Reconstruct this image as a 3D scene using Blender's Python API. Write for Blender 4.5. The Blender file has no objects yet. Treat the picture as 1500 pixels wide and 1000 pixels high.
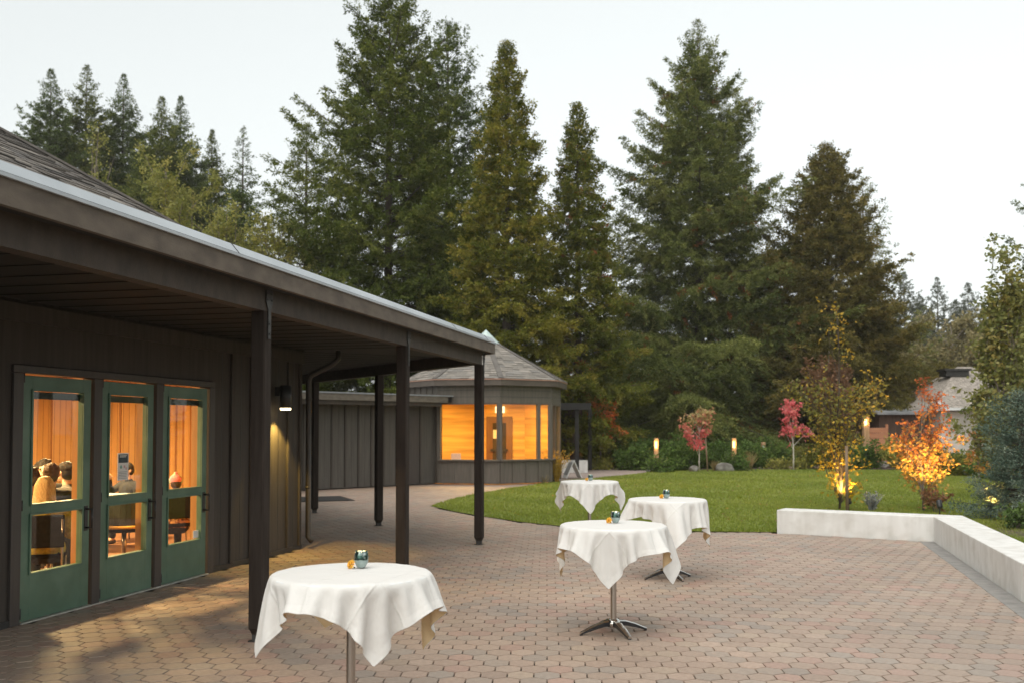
import bpy, bmesh, math, random
import numpy as np
from mathutils import Vector, Matrix

sc = bpy.context.scene
COL = sc.collection
R = math.radians
random.seed(7)

# ------------------------------------------------------------------ camera geometry
FPX, CAMH, PITCH, HORIZ = 1458.0, 1.68, R(2.2), 628.0
SH = (HORIZ - 500) / FPX - math.tan(PITCH)

def ray(x, y):
    u = (x - 750) / FPX
    v = (500 - y) / FPX + SH
    c, s = math.cos(PITCH), math.sin(PITCH)
    return (u, c - v * s, s + v * c)

def G(x, y, z=0.0):
    r = ray(x, y)
    t = (z - CAMH) / r[2]
    return (r[0] * t, r[1] * t)

def D(x, y, Y):
    r = ray(x, y)
    t = Y / r[1]
    return (r[0] * t, Y, CAMH + r[2] * t)

# ------------------------------------------------------------------ scene helpers
LOC = {}

def tag(o, label=None, cat=None, group=None, kind=None):
    if label: o['label'] = label
    if cat: o['category'] = cat
    if group: o['group'] = group
    if kind: o['kind'] = kind
    return o

def thing(name, label, cat, loc=(0, 0, 0), group=None):
    o = bpy.data.objects.new(name, None)
    o.empty_display_size = 0.2
    COL.objects.link(o)
    o.location = loc
    LOC[o.name] = Vector(loc)
    return tag(o, label, cat, group)

def link_mesh(name, me, mat, parent=None, off=None):
    o = bpy.data.objects.new(name, me)
    COL.objects.link(o)
    if mat is not None:
        for m in (mat if isinstance(mat, (list, tuple)) else [mat]):
            me.materials.append(m)
    if parent is not None:
        o.parent = parent
        LOC[o.name] = LOC[parent.name]
    else:
        LOC[o.name] = Vector(off) if off is not None else Vector((0, 0, 0))
        o.location = LOC[o.name]
    return o

class MB:
    """collects shapes in world coordinates and links them as ONE mesh object"""
    def __init__(s):
        s.v, s.f, s.uv, s.sm = [], [], {}, []
    def add(s, vs, fs, smooth=False):
        n = len(s.v)
        s.v += [tuple(v) for v in vs]
        for f in fs:
            s.f.append(tuple(i + n for i in f)); s.sm.append(smooth)
        return s
    def quad(s, a, b, c, d, uv=None):
        s.add([a, b, c, d], [(0, 1, 2, 3)])
        if uv: s.uv[len(s.f) - 1] = uv
        return s
    def poly(s, pts, uv=None):
        s.add(pts, [tuple(range(len(pts)))])
        if uv: s.uv[len(s.f) - 1] = uv
        return s
    def obox(s, c, ax, ay, az):
        """box: centre, three half-axis vectors"""
        c, ax, ay, az = map(Vector, (c, ax, ay, az))
        vs = [c + ax * i + ay * j + az * k for k in (-1, 1) for j in (-1, 1) for i in (-1, 1)]
        return s.add(vs, [(0, 2, 3, 1), (4, 5, 7, 6), (0, 1, 5, 4), (2, 6, 7, 3), (0, 4, 6, 2), (1, 3, 7, 5)])
    def box(s, c, size, rz=0.0):
        cs, sn = math.cos(rz), math.sin(rz)
        return s.obox(c, (cs * size[0] / 2, sn * size[0] / 2, 0), (-sn * size[1] / 2, cs * size[1] / 2, 0), (0, 0, size[2] / 2))
    def beam(s, p0, p1, w, h):
        p0, p1 = Vector(p0), Vector(p1)
        d = (p1 - p0); L = d.length; d.normalize()
        side = d.cross(Vector((0, 0, 1)))
        if side.length < 1e-4: side = Vector((1, 0, 0))
        side.normalize(); up = side.cross(d)
        return s.obox((p0 + p1) / 2, d * L / 2, side * w / 2, up * h / 2)
    def prism(s, poly, z0, z1):
        n = len(poly)
        vs = [(p[0], p[1], z0) for p in poly] + [(p[0], p[1], z1) for p in poly]
        fs = [tuple(range(n - 1, -1, -1)), tuple(range(n, 2 * n))]
        fs += [(i, (i + 1) % n, n + (i + 1) % n, n + i) for i in range(n)]
        return s.add(vs, fs)
    def tube(s, pts, rad, n=8, cap=True, smooth=True):
        pts = [Vector(p) for p in pts]
        if not isinstance(rad, (list, tuple)): rad = [rad] * len(pts)
        vs, fs = [], []
        ref = None
        for i, p in enumerate(pts):
            d = (pts[min(i + 1, len(pts) - 1)] - pts[max(i - 1, 0)])
            d.normalize()
            if ref is None:
                ref = Vector((1, 0, 0)) if abs(d.x) < .8 else Vector((0, 1, 0))
            a = (ref - d * ref.dot(d)); a.normalize(); ref = a
            b = d.cross(a)
            for k in range(n):
                t = 2 * math.pi * k / n
                vs.append(p + (a * math.cos(t) + b * math.sin(t)) * rad[i])
        for i in range(len(pts) - 1):
            for k in range(n):
                fs.append((i * n + k, i * n + (k + 1) % n, (i + 1) * n + (k + 1) % n, (i + 1) * n + k))
        if cap:
            fs.append(tuple(range(n - 1, -1, -1)))
            m = (len(pts) - 1) * n
            fs.append(tuple(range(m, m + n)))
        return s.add(vs, fs, smooth)
    def lathe(s, prof, c, n=24, smooth=True):
        vs, fs = [], []
        for r, z in prof:
            for k in range(n):
                t = 2 * math.pi * k / n
                vs.append((c[0] + r * math.cos(t), c[1] + r * math.sin(t), c[2] + z))
        for i in range(len(prof) - 1):
            for k in range(n):
                fs.append((i * n + k, i * n + (k + 1) % n, (i + 1) * n + (k + 1) % n, (i + 1) * n + k))
        return s.add(vs, fs, smooth)
    def ball(s, c, r, seg=12, rings=8, noise=0.0, rng=None):
        if not isinstance(r, (tuple, list)): r = (r, r, r)
        vs, fs = [], []
        for i in range(rings + 1):
            ph = math.pi * i / rings
            for k in range(seg):
                t = 2 * math.pi * k / seg
                q = 1 + (noise * (rng.random() - .5) if noise else 0)
                vs.append((c[0] + r[0] * q * math.sin(ph) * math.cos(t), c[1] + r[1] * q * math.sin(ph) * math.sin(t), c[2] + r[2] * q * math.cos(ph)))
        for i in range(rings):
            for k in range(seg):
                fs.append((i * seg + k, (i + 1) * seg + k, (i + 1) * seg + (k + 1) % seg, i * seg + (k + 1) % seg))
        return s.add(vs, fs, True)
    def build(s, name, mat, parent=None, bevel=0.0, off=None, label=None):
        o3 = LOC[parent.name] if parent is not None else (Vector(off) if off is not None else Vector((0, 0, 0)))
        me = bpy.data.meshes.new(name)
        me.from_pydata([(v[0] - o3.x, v[1] - o3.y, v[2] - o3.z) for v in s.v], [], s.f)
        me.polygons.foreach_set('use_smooth', s.sm)
        if s.uv:
            ul = me.uv_layers.new(name='UVMap')
            for i, p in enumerate(me.polygons):
                if i in s.uv:
                    for li, q in zip(p.loop_indices, s.uv[i]): ul.data[li].uv = q
        me.update()
        o = link_mesh(name, me, mat, parent, off)
        if bevel:
            b = o.modifiers.new('bevel', 'BEVEL'); b.width = bevel; b.segments = 2; b.limit_method = 'ANGLE'; b.angle_limit = R(40)
        if label: o['label'] = label
        return o

def build_each(mb, name, mat, parent, bevel=0.0, nv=8):
    """one object per box in mb (each box has nv vertices)"""
    out_ = []
    for i in range(0, len(mb.v), nv):
        q = MB(); q.v = mb.v[i:i + nv]; q.f = [tuple(j - i for j in f) for f, m_ in zip(mb.f, mb.sm) if i <= f[0] < i + nv]; q.sm = [False] * len(q.f)
        out_.append(q.build(name, mat, parent, bevel))
    return out_

def np_mesh(name, V, F, mat, parent=None, colors=None, smooth=False, off=None):
    """V (n,3), F (m,k) uniform faces, colours per face"""
    V = np.asarray(V, np.float32); F = np.asarray(F, np.int32)
    o3 = LOC[parent.name] if parent is not None else (Vector(off) if off is not None else Vector((0, 0, 0)))
    V = V - np.array(o3[:], np.float32)
    me = bpy.data.meshes.new(name)
    m, k = F.shape
    me.vertices.add(len(V)); me.vertices.foreach_set('co', V.ravel())
    me.loops.add(m * k); me.loops.foreach_set('vertex_index', F.ravel())
    me.polygons.add(m)
    me.polygons.foreach_set('loop_start', np.arange(0, m * k, k, dtype=np.int32))
    me.polygons.foreach_set('use_smooth', np.full(m, bool(smooth)))
    me.update(calc_edges=True)
    if colors is not None:
        a = me.attributes.new('Col', 'FLOAT_COLOR', 'FACE')
        c = np.ones((m, 4), np.float32); c[:, :3] = colors
        a.data.foreach_set('color', c.ravel())
    return link_mesh(name, me, mat, parent, off)

def copy_tree(o, parent=None, name=None):
    c = o.copy(); COL.objects.link(c); c.parent = parent
    for ch in list(o.children): copy_tree(ch, c)
    return c

# ------------------------------------------------------------------ materials
def new_mat(name):
    m = bpy.data.materials.new(name); m.use_nodes = True
    nt = m.node_tree; nt.nodes.clear()
    out = nt.nodes.new('ShaderNodeOutputMaterial')
    return m, nt, out

def N(nt, typ, **kw):
    n = nt.nodes.new(typ)
    for k, v in kw.items():
        if k.startswith('i_'):
            key = k[2:]
            key = int(key) if key.isdigit() else key.replace('_', ' ')
            n.inputs[key].default_value = v
        else: setattr(n, k, v)
    return n

def L(nt, a, b): nt.links.new(a, b)

def rgb(c): return (c[0], c[1], c[2], 1)

def stdmat(name, c1, c2=None, rough=.6, scale=6., stretch=(1, 1, 1), bump=.0, bscale=None, metal=0., spec=.5, attr=False, detail=5., lo=.35, hi=.65, dirt=None):
    m, nt, out = new_mat(name)
    p = N(nt, 'ShaderNodeBsdfPrincipled', i_Roughness=rough, i_Metallic=metal)
    p.inputs['Specular IOR Level'].default_value = spec
    L(nt, p.outputs[0], out.inputs[0])
    tc = N(nt, 'ShaderNodeTexCoord'); mp = N(nt, 'ShaderNodeMapping'); mp.inputs['Scale'].default_value = stretch
    L(nt, tc.outputs['Object'], mp.inputs[0])
    ns = N(nt, 'ShaderNodeTexNoise', i_Scale=scale, i_Detail=detail); L(nt, mp.outputs[0], ns.inputs[0])
    base = None
    if c2 is not None:
        rp = N(nt, 'ShaderNodeValToRGB'); rp.color_ramp.elements[0].position = lo; rp.color_ramp.elements[1].position = hi
        rp.color_ramp.elements[0].color = rgb(c1); rp.color_ramp.elements[1].color = rgb(c2)
        L(nt, ns.outputs[0], rp.inputs[0]); base = rp.outputs[0]
    if attr:
        at = N(nt, 'ShaderNodeAttribute', attribute_name='Col')
        if base is None: base = at.outputs[0]
        else:
            mx = N(nt, 'ShaderNodeMix', data_type='RGBA', blend_type='MULTIPLY'); mx.inputs[0].default_value = 1.
            L(nt, at.outputs[0], mx.inputs[6]); L(nt, base, mx.inputs[7]); base = mx.outputs[2]
    if dirt is not None:
        n2 = N(nt, 'ShaderNodeTexNoise', i_Scale=dirt[1], i_Detail=8.); L(nt, tc.outputs['Object'], n2.inputs[0])
        r2 = N(nt, 'ShaderNodeMapRange'); r2.inputs[1].default_value = .45; r2.inputs[2].default_value = .7; r2.inputs[4].default_value = dirt[2]
        L(nt, n2.outputs[0], r2.inputs[0])
        mx = N(nt, 'ShaderNodeMix', data_type='RGBA'); L(nt, r2.outputs[0], mx.inputs[0])
        if base is not None: L(nt, base, mx.inputs[6])
        else: mx.inputs[6].default_value = rgb(c1)
        mx.inputs[7].default_value = rgb(dirt[0]); base = mx.outputs[2]
    if base is not None: L(nt, base, p.inputs['Base Color'])
    else: p.inputs['Base Color'].default_value = rgb(c1)
    if bump:
        bn = N(nt, 'ShaderNodeTexNoise', i_Scale=bscale or scale * 4, i_Detail=6.); L(nt, mp.outputs[0], bn.inputs[0])
        b = N(nt, 'ShaderNodeBump', i_Strength=bump, i_Distance=.01); L(nt, bn.outputs[0], b.inputs['Height'])
        L(nt, b.outputs[0], p.inputs['Normal'])
    return m

def leafmat(name, trans=.35, gloss=.06):
    m, nt, out = new_mat(name)
    at = N(nt, 'ShaderNodeAttribute', attribute_name='Col')
    d = N(nt, 'ShaderNodeBsdfDiffuse'); t = N(nt, 'ShaderNodeBsdfTranslucent'); g = N(nt, 'ShaderNodeBsdfGlossy', i_Roughness=.45)
    g.inputs[0].default_value = (.8, .8, .8, 1)
    L(nt, at.outputs[0], d.inputs[0]); L(nt, at.outputs[0], t.inputs[0])
    m1 = N(nt, 'ShaderNodeMixShader'); m1.inputs[0].default_value = trans
    m2 = N(nt, 'ShaderNodeMixShader'); m2.inputs[0].default_value = gloss
    L(nt, d.outputs[0], m1.inputs[1]); L(nt, t.outputs[0], m1.inputs[2])
    L(nt, m1.outputs[0], m2.inputs[1]); L(nt, g.outputs[0], m2.inputs[2]); L(nt, m2.outputs[0], out.inputs[0])
    return m

def emitmat(name, col, strength):
    m, nt, out = new_mat(name)
    e = N(nt, 'ShaderNodeEmission', i_Strength=strength); e.inputs[0].default_value = rgb(col)
    L(nt, e.outputs[0], out.inputs[0]); return m

def glassmat(name, tint=(.95, .97, .95), refl=1.0):
    m, nt, out = new_mat(name)
    t = N(nt, 'ShaderNodeBsdfTransparent'); t.inputs[0].default_value = rgb(tint)
    g = N(nt, 'ShaderNodeBsdfGlossy', i_Roughness=.02)
    lw = N(nt, 'ShaderNodeLayerWeight', i_Blend=.5)
    pw = N(nt, 'ShaderNodeMath', operation='POWER'); pw.inputs[1].default_value = 5.; L(nt, lw.outputs['Facing'], pw.inputs[0])
    mt = N(nt, 'ShaderNodeMath', operation='MULTIPLY_ADD'); mt.inputs[1].default_value = .9 * refl; mt.inputs[2].default_value = .035 * refl; L(nt, pw.outputs[0], mt.inputs[0])
    mx = N(nt, 'ShaderNodeMixShader'); L(nt, mt.outputs[0], mx.inputs[0]); L(nt, t.outputs[0], mx.inputs[1]); L(nt, g.outputs[0], mx.inputs[2])
    L(nt, mx.outputs[0], out.inputs[0]); return m

def brickmat(name, c1, c2, mortar, bw, bh, ms=.004, rough=.75, bump=.4, off=.5, squash=1., grain=None, spec=.3, swap=False):
    """UV (metres) brick pattern: shingles, planks"""
    m, nt, out = new_mat(name)
    p = N(nt, 'ShaderNodeBsdfPrincipled', i_Roughness=rough); p.inputs['Specular IOR Level'].default_value = spec
    L(nt, p.outputs[0], out.inputs[0])
    tc = N(nt, 'ShaderNodeTexCoord')
    vec = tc.outputs['UV']
    if swap:
        sp = N(nt, 'ShaderNodeSeparateXYZ'); cb = N(nt, 'ShaderNodeCombineXYZ'); L(nt, vec, sp.inputs[0])
        L(nt, sp.outputs[0], cb.inputs[1]); L(nt, sp.outputs[1], cb.inputs[0]); vec = cb.outputs[0]
    b = N(nt, 'ShaderNodeTexBrick', offset=off, squash=squash)
    b.inputs['Scale'].default_value = 1.; b.inputs['Brick Width'].default_value = bw; b.inputs['Row Height'].default_value = bh
    b.inputs['Mortar Size'].default_value = ms; b.inputs['Mortar Smooth'].default_value = .2
    b.inputs['Color1'].default_value = rgb(c1); b.inputs['Color2'].default_value = rgb(c2); b.inputs['Mortar'].default_value = rgb(mortar)
    b.inputs['Bias'].default_value = 0.
    L(nt, vec, b.inputs[0])
    base = b.outputs[0]
    ns = N(nt, 'ShaderNodeTexNoise', i_Scale=1., i_Detail=6.)
    mp = N(nt, 'ShaderNodeMapping'); mp.inputs['Scale'].default_value = grain or (8, 8, 8)
    L(nt, tc.outputs['UV'], mp.inputs[0]); L(nt, mp.outputs[0], ns.inputs[0])
    mr = N(nt, 'ShaderNodeMapRange'); mr.inputs[1].default_value = .3; mr.inputs[2].default_value = .7; mr.inputs[3].default_value = .6; mr.inputs[4].default_value = 1.3
    L(nt, ns.outputs[0], mr.inputs[0])
    mx = N(nt, 'ShaderNodeMix', data_type='RGBA', blend_type='MULTIPLY'); mx.inputs[0].default_value = 1.
    L(nt, base, mx.inputs[6]); L(nt, mr.outputs[0], mx.inputs[7]); L(nt, mx.outputs[2], p.inputs['Base Color'])
    bp = N(nt, 'ShaderNodeBump', i_Strength=bump, i_Distance=.01); bp.invert = True
    L(nt, b.outputs['Fac'], bp.inputs['Height']); L(nt, bp.outputs[0], p.inputs['Normal'])
    return m

M = {}
M['siding'] = stdmat('taupe_siding', (.046, .037, .030), (.062, .052, .043), rough=.75, scale=3, stretch=(6, 6, .4), bump=.35, bscale=30)
M['siding_pav'] = stdmat('grey_taupe_siding', (.105, .090, .072), (.135, .115, .094), rough=.75, scale=3, stretch=(6, 6, .5), bump=.3, bscale=30)
M['timber'] = stdmat('dark_brown_timber', (.036, .027, .020), (.060, .045, .034), rough=.7, scale=2.2, stretch=(5, 5, 3), bump=.4, bscale=18, dirt=((.085, .06, .038), 3.2, .35))
M['post'] = stdmat('brown_painted_post', (.030, .0225, .018), (.044, .034, .028), rough=.75, scale=4, stretch=(6, 6, .6), bump=.5, bscale=28, spec=.15)
M['fascia'] = stdmat('weathered_fascia', (.098, .077, .058), (.155, .124, .094), rough=.7, scale=1.6, stretch=(3, 3, 6), bump=.3, bscale=22)
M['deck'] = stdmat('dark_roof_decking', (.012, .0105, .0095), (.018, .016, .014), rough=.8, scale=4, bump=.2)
M['gutter'] = stdmat('pale_galvanised_metal', (.40, .435, .45), (.50, .53, .55), rough=.45, scale=1.2, metal=.2, bump=.05, bscale=9, dirt=((.25, .28, .30), 2.4, .4))
M['steel_dark'] = stdmat('dark_steel', (.045, .042, .04), (.07, .066, .062), rough=.45, scale=20, metal=.6)
M['green'] = stdmat('green_painted_door', (.080, .150, .100), (.098, .178, .122), rough=.42, scale=5, bump=.06, bscale=60, dirt=((.17, .27, .195), 2.6, .55))
M['doorframe'] = stdmat('brown_door_frame', (.052, .043, .038), (.066, .055, .048), rough=.5, scale=4, stretch=(4, 4, .5), bump=.1)
M['black'] = stdmat('black_hardware', (.02, .02, .02), (.03, .03, .03), rough=.4, scale=20)
M['alu'] = stdmat('worn_aluminium_sill', (.42, .40, .36), (.6, .58, .53), rough=.35, scale=9, metal=.5)
M['glass'] = glassmat('door_glass')
M['glass_pav'] = glassmat('pavilion_glass', (.97, .97, .95), .8)
M['planks'] = brickmat('cedar_plank_wall', (.50, .26, .085), (.64, .36, .13), (.16, .07, .02), 6., .14, .006, rough=.55, bump=.3, grain=(1.2, .35, 1), swap=True)
M['planks'].node_tree.nodes  # vertical planks
M['boards'] = brickmat('pine_board_wall', (.62, .38, .115), (.66, .41, .135), (.52, .31, .09), 9., .16, .003, rough=.6, bump=.1, grain=(.4, 6, 1))
M['shingle'] = brickmat('asphalt_shingles', (.105, .095, .083), (.20, .175, .15), (.035, .03, .028), .26, .125, .010, rough=.85, bump=.9, grain=(7, 9, 1))
M['tabs'] = stdmat('shingle_granules', (.8, .8, .8), (1.15, 1.15, 1.15), rough=.9, scale=40, bump=.4, bscale=160, attr=True, spec=.25)
M['shingle_pale'] = brickmat('pale_shingles', (.30, .265, .225), (.40, .35, .30), (.17, .15, .13), .3, .14, .008, rough=.85, bump=.6)
M['copper'] = stdmat('copper_drip_edge', (.42, .23, .16), (.5, .3, .22), rough=.45, scale=8, metal=.4)
M['carpet'] = stdmat('interior_floor', (.16, .075, .035), (.22, .105, .05), rough=.5, scale=3)
M['ceil'] = stdmat('interior_ceiling', (.45, .33, .2), (.5, .37, .24), rough=.8, scale=2)
M['concrete'] = stdmat('smooth_concrete', (.65, .63, .59), (.74, .725, .69), rough=.7, scale=2.2, stretch=(3, 3, .35), bump=.15, bscale=40, dirt=((.47, .44, .38), 5.0, .45), detail=8)
M['paver'] = stdmat('clay_pavers', (.88, .88, .88), (1.1, 1.1, 1.1), rough=.62, scale=26, bump=.25, bscale=130, attr=True, spec=.5, dirt=((.26, .22, .18), .45, .25), lo=.3, hi=.7)
M['soil'] = stdmat('joint_sand', (.028, .022, .016), (.05, .042, .028), rough=.95, scale=12, bump=.4)
M['ground'] = stdmat('bare_ground', (.055, .046, .03), (.075, .07, .038), rough=.95, scale=1.2, bump=.5)
M['mulch'] = stdmat('bark_mulch', (.045, .030, .022), (.115, .080, .062), rough=.95, scale=14, bump=.9, bscale=45)
M['lawn'] = stdmat('lawn_turf', (.16, .19, .025), (.24, .25, .045), rough=.9, scale=1.1, bump=.6, bscale=70, dirt=((.15, .16, .03), .45, .55))
M['leaf'] = leafmat('foliage', .38, .025)
M['leafthick'] = leafmat('needle_foliage', .28, .004)
M['grass'] = leafmat('grass_blades', .4, .04)
M['bark'] = stdmat('conifer_bark', (.045, .033, .024), (.10, .075, .056), rough=.95, scale=5, stretch=(4, 4, .7), bump=.8)
M['bark_grey'] = stdmat('grey_brown_bark', (.13, .105, .08), (.24, .20, .16), rough=.9, scale=8, stretch=(3, 3, .8), bump=.4)
M['bark_pale'] = stdmat('pale_bark', (.42, .38, .32), (.58, .53, .46), rough=.85, scale=9, stretch=(2, 2, .6), bump=.3)
M['chrome'] = stdmat('polished_steel', (.55, .53, .50), (.66, .64, .60), rough=.16, scale=3, stretch=(1, 1, .2), metal=1.)
M['chrome_brushed'] = stdmat('brushed_steel_post', (.30, .265, .23), (.42, .38, .34), rough=.28, scale=3, stretch=(5, 5, .1), metal=1.)
M['plastic'] = stdmat('black_plastic', (.016, .016, .018), (.028, .028, .03), rough=.35, scale=9)
M['rock'] = stdmat('garden_rock', (.11, .10, .085), (.25, .235, .21), rough=.9, scale=4, bump=.8, bscale=14)
M['wood_warm'] = stdmat('cedar_post', (.32, .19, .09), (.44, .27, .14), rough=.7, scale=3, stretch=(5, 5, .6), bump=.3)
M['stake'] = stdmat('weathered_stake', (.18, .12, .075), (.27, .19, .12), rough=.85, scale=4, stretch=(6, 6, .5), bump=.4)
M['fence'] = stdmat('brown_fence_boards', (.060, .036, .025), (.095, .056, .038), rough=.8, scale=3, stretch=(8, 8, .5), bump=.4)
M['gate'] = stdmat('terracotta_gate_boards', (.36, .15, .075), (.44, .20, .10), rough=.7, scale=2, stretch=(1, 1, 4), bump=.2)
M['stucco'] = stdmat('offwhite_stucco', (.62, .58, .52), (.72, .68, .62), rough=.85, scale=3, bump=.3)
M['white'] = stdmat('white_paint', (.72, .72, .70), (.80, .80, .78), rough=.5, scale=4)
M['paper'] = stdmat('white_paper', (.74, .72, .68), (.80, .78, .74), rough=.7, scale=12)
M['ink'] = stdmat('dark_teal_ink', (.035, .055, .065), (.05, .075, .085), rough=.6, scale=12)
M['ink_grey'] = stdmat('grey_ink', (.30, .30, .29), (.36, .36, .35), rough=.6, scale=12)
M['ink_green'] = stdmat('green_ink', (.20, .42, .34), (.26, .48, .4), rough=.6, scale=12)
M['ink_pink'] = stdmat('pink_ink', (.62, .36, .34), (.66, .4, .38), rough=.6, scale=12)
M['wax'] = stdmat('candle_wax', (.72, .66, .55), (.78, .72, .62), rough=.5, scale=9)
M['skin'] = stdmat('skin', (.50, .30, .20), (.58, .36, .26), rough=.5, scale=10)
M['eye'] = stdmat('eye_dark', (.03, .022, .018), (.04, .03, .024), rough=.2, scale=10)
M['linen'] = stdmat('pale_blue_linen', (.20, .25, .31), (.26, .31, .37), rough=.85, scale=8, bump=.2)
M['rubber'] = stdmat('black_rubber_mat', (.014, .014, .014), (.024, .024, .022), rough=.9, scale=30, bump=.5)
M['flame'] = emitmat('candle_flame', (1., .62, .22), 9.)
M['lens'] = emitmat('warm_lamp_lens', (1., .80, .45), 2.6)
M['bollard_glow'] = emitmat('bollard_glow', (1., .60, .20), 2.0)
M['exit'] = emitmat('lit_exit_panel', (1., .72, .38), 1.1)
M['lampshade'] = emitmat('interior_lamp', (1., .66, .30), 7.)

# votive glass: silvered mercury glass reads as mirror-green
M['mercury'] = stdmat('silvered_votive_glass', (.035, .075, .06), (.62, .70, .66), rough=.12, scale=42, metal=.8, lo=.46, hi=.66)
M['frost'] = stdmat('frosted_votive_base', (.22, .29, .275), (.36, .44, .42), rough=.3, scale=30, metal=.3)

# tablecloth: white cotton, hem line from UV
def clothmat():
    m, nt, out = new_mat('white_cotton_cloth')
    tc = N(nt, 'ShaderNodeTexCoord'); sp = N(nt, 'ShaderNodeSeparateXYZ'); L(nt, tc.outputs['UV'], sp.inputs[0])
    def edge(o):
        a = N(nt, 'ShaderNodeMath', operation='SUBTRACT'); a.inputs[0].default_value = 1.; L(nt, o, a.inputs[1])
        b = N(nt, 'ShaderNodeMath', operation='MINIMUM'); L(nt, o, b.inputs[0]); L(nt, a.outputs[0], b.inputs[1]); return b.outputs[0]
    mn = N(nt, 'ShaderNodeMath', operation='MINIMUM'); L(nt, edge(sp.outputs[0]), mn.inputs[0]); L(nt, edge(sp.outputs[1]), mn.inputs[1])
    cm = N(nt, 'ShaderNodeMath', operation='COMPARE'); cm.inputs[1].default_value = .040; cm.inputs[2].default_value = .0024; L(nt, mn.outputs[0], cm.inputs[0])
    ns = N(nt, 'ShaderNodeTexNoise', i_Scale=260., i_Detail=2.); L(nt, tc.outputs['UV'], ns.inputs[0])
    cr = N(nt, 'ShaderNodeTexNoise', i_Scale=9., i_Detail=7.); L(nt, tc.outputs['UV'], cr.inputs[0])
    ad = N(nt, 'ShaderNodeMath', operation='MULTIPLY_ADD'); ad.inputs[1].default_value = -1.2; L(nt, cm.outputs[0], ad.inputs[0]); L(nt, ns.outputs[0], ad.inputs[2])
    # ironed fold lines at the quarters of the sheet
    for so in (0, 1):
        pp = N(nt, 'ShaderNodeMath', operation='PINGPONG'); pp.inputs[1].default_value = .125; L(nt, sp.outputs[so], pp.inputs[0])
        mr = N(nt, 'ShaderNodeMapRange'); mr.inputs[1].default_value = 0; mr.inputs[2].default_value = .010; mr.inputs[3].default_value = 2.2; mr.inputs[4].default_value = 0; L(nt, pp.outputs[0], mr.inputs[0])
        a2 = N(nt, 'ShaderNodeMath', operation='ADD'); L(nt, ad.outputs[0], a2.inputs[0]); L(nt, mr.outputs[0], a2.inputs[1]); ad = a2
    bp = N(nt, 'ShaderNodeBump', i_Strength=.6, i_Distance=.0025); L(nt, ad.outputs[0], bp.inputs['Height'])
    b2 = N(nt, 'ShaderNodeBump', i_Strength=.55, i_Distance=.02); L(nt, cr.outputs[0], b2.inputs['Height']); L(nt, bp.outputs[0], b2.inputs['Normal'])
    d = N(nt, 'ShaderNodeBsdfDiffuse'); d.inputs[0].default_value = (.80, .785, .75, 1); L(nt, b2.outputs[0], d.inputs['Normal'])
    t = N(nt, 'ShaderNodeBsdfTranslucent'); t.inputs[0].default_value = (.80, .70, .52, 1)
    mx = N(nt, 'ShaderNodeMixShader'); mx.inputs[0].default_value = .14
    L(nt, d.outputs[0], mx.inputs[1]); L(nt, t.outputs[0], mx.inputs[2]); L(nt, mx.outputs[0], out.inputs[0])
    return m
M['cloth'] = clothmat()
M['cloth_back_shade'] = stdmat('underside_warm_shade_tan', (.70, .53, .31), (.78, .61, .38), rough=.9, scale=9, bump=.2, bscale=40, spec=.1)  # tan paints the warm shade under the white cloth into its colour

# ------------------------------------------------------------------ hall frame (s along the facade, t out of it)
PHI = R(13.06)
P0 = (-2.98, 14.10)
dS = (math.sin(PHI), math.cos(PHI)); nT = (dS[1], -dS[0])
def FS(s, t, z=None):
    x = P0[0] + dS[0] * s + nT[0] * t; y = P0[1] + dS[1] * s + nT[1] * t
    return (x, y) if z is None else (x, y, z)
def vS(a): return Vector((dS[0] * a, dS[1] * a, 0))
def vT(a): return Vector((nT[0] * a, nT[1] * a, 0))
def stbox(mb, s0, s1, t0, t1, z0, z1):
    return mb.obox(FS((s0 + s1) / 2, (t0 + t1) / 2, (z0 + z1) / 2), vS((s1 - s0) / 2), vT((t1 - t0) / 2), (0, 0, (z1 - z0) / 2))
SIDE = 8.2
APO = SIDE * 1.20711
CEN = (-SIDE / 2, -APO)
def octv(k, off=0.):
    th = R(22.5 + 45 * (k - 1)); rc = (APO + off) / math.cos(R(22.5))
    return FS(CEN[0] + rc * math.sin(th), CEN[1] + rc * math.cos(th))

# ------------------------------------------------------------------ ground
def inpoly(px, py, poly):
    px = np.asarray(px); py = np.asarray(py)
    ins = np.zeros(px.shape, bool); n = len(poly); j = n - 1
    for i in range(n):
        xi, yi = poly[i]; xj, yj = poly[j]
        c = ((yi > py) != (yj > py)) & (px < (xj - xi) * (py - yi) / ((yj - yi) or 1e-9) + xi)
        ins ^= c; j = i
    return ins

def sheet(name, poly, z, mat, kind='structure'):
    mb = MB(); mb.poly([(p[0], p[1], z) for p in poly]); o = mb.build(name, mat)
    return tag(o, kind=kind)

sheet('ground', [(-260, -60), (260, -60), (260, 320), (-260, 320)], -.05, M['ground'])
W0, W1, W2, W3 = (4.29, 16.2), (6.3, 14.93), (4.98, 9.8), (4.35, 5.2)
lawn_poly = [(-1.76, 21.77), (-1.25, 20.5), (-.66, 19.38), (.12, 18.1), (.99, 17.1), (1.9, 16.6), (2.8, 16.4), (4.29, 16.25), (6.25, 15.1),
             (9.2, 14.2), (16, 22), (20, 33), (16.5, 40.6), (12.6, 41.2), (9.0, 41.3), (6.8, 40.8), (5.6, 39.6), (4.91, 37.8), (3.2, 34.7), (1.64, 32.1), (.83, 30.35), (-.1, 28.2), (-.88, 25.9), (-1.45, 23.7)]
patio_poly = [(-14, 1), (W3[0], 1), W3, W2, W1, W0, (2.8, 16.4), (-1.76, 21.77), (-.88, 25.9), (.83, 30.35), (1.64, 32.1), (2.9, 34.2), (-3, 36), (-12, 36), (-14, 20)]
sheet('patio_base', patio_poly, -.016, M['soil'])

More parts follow.
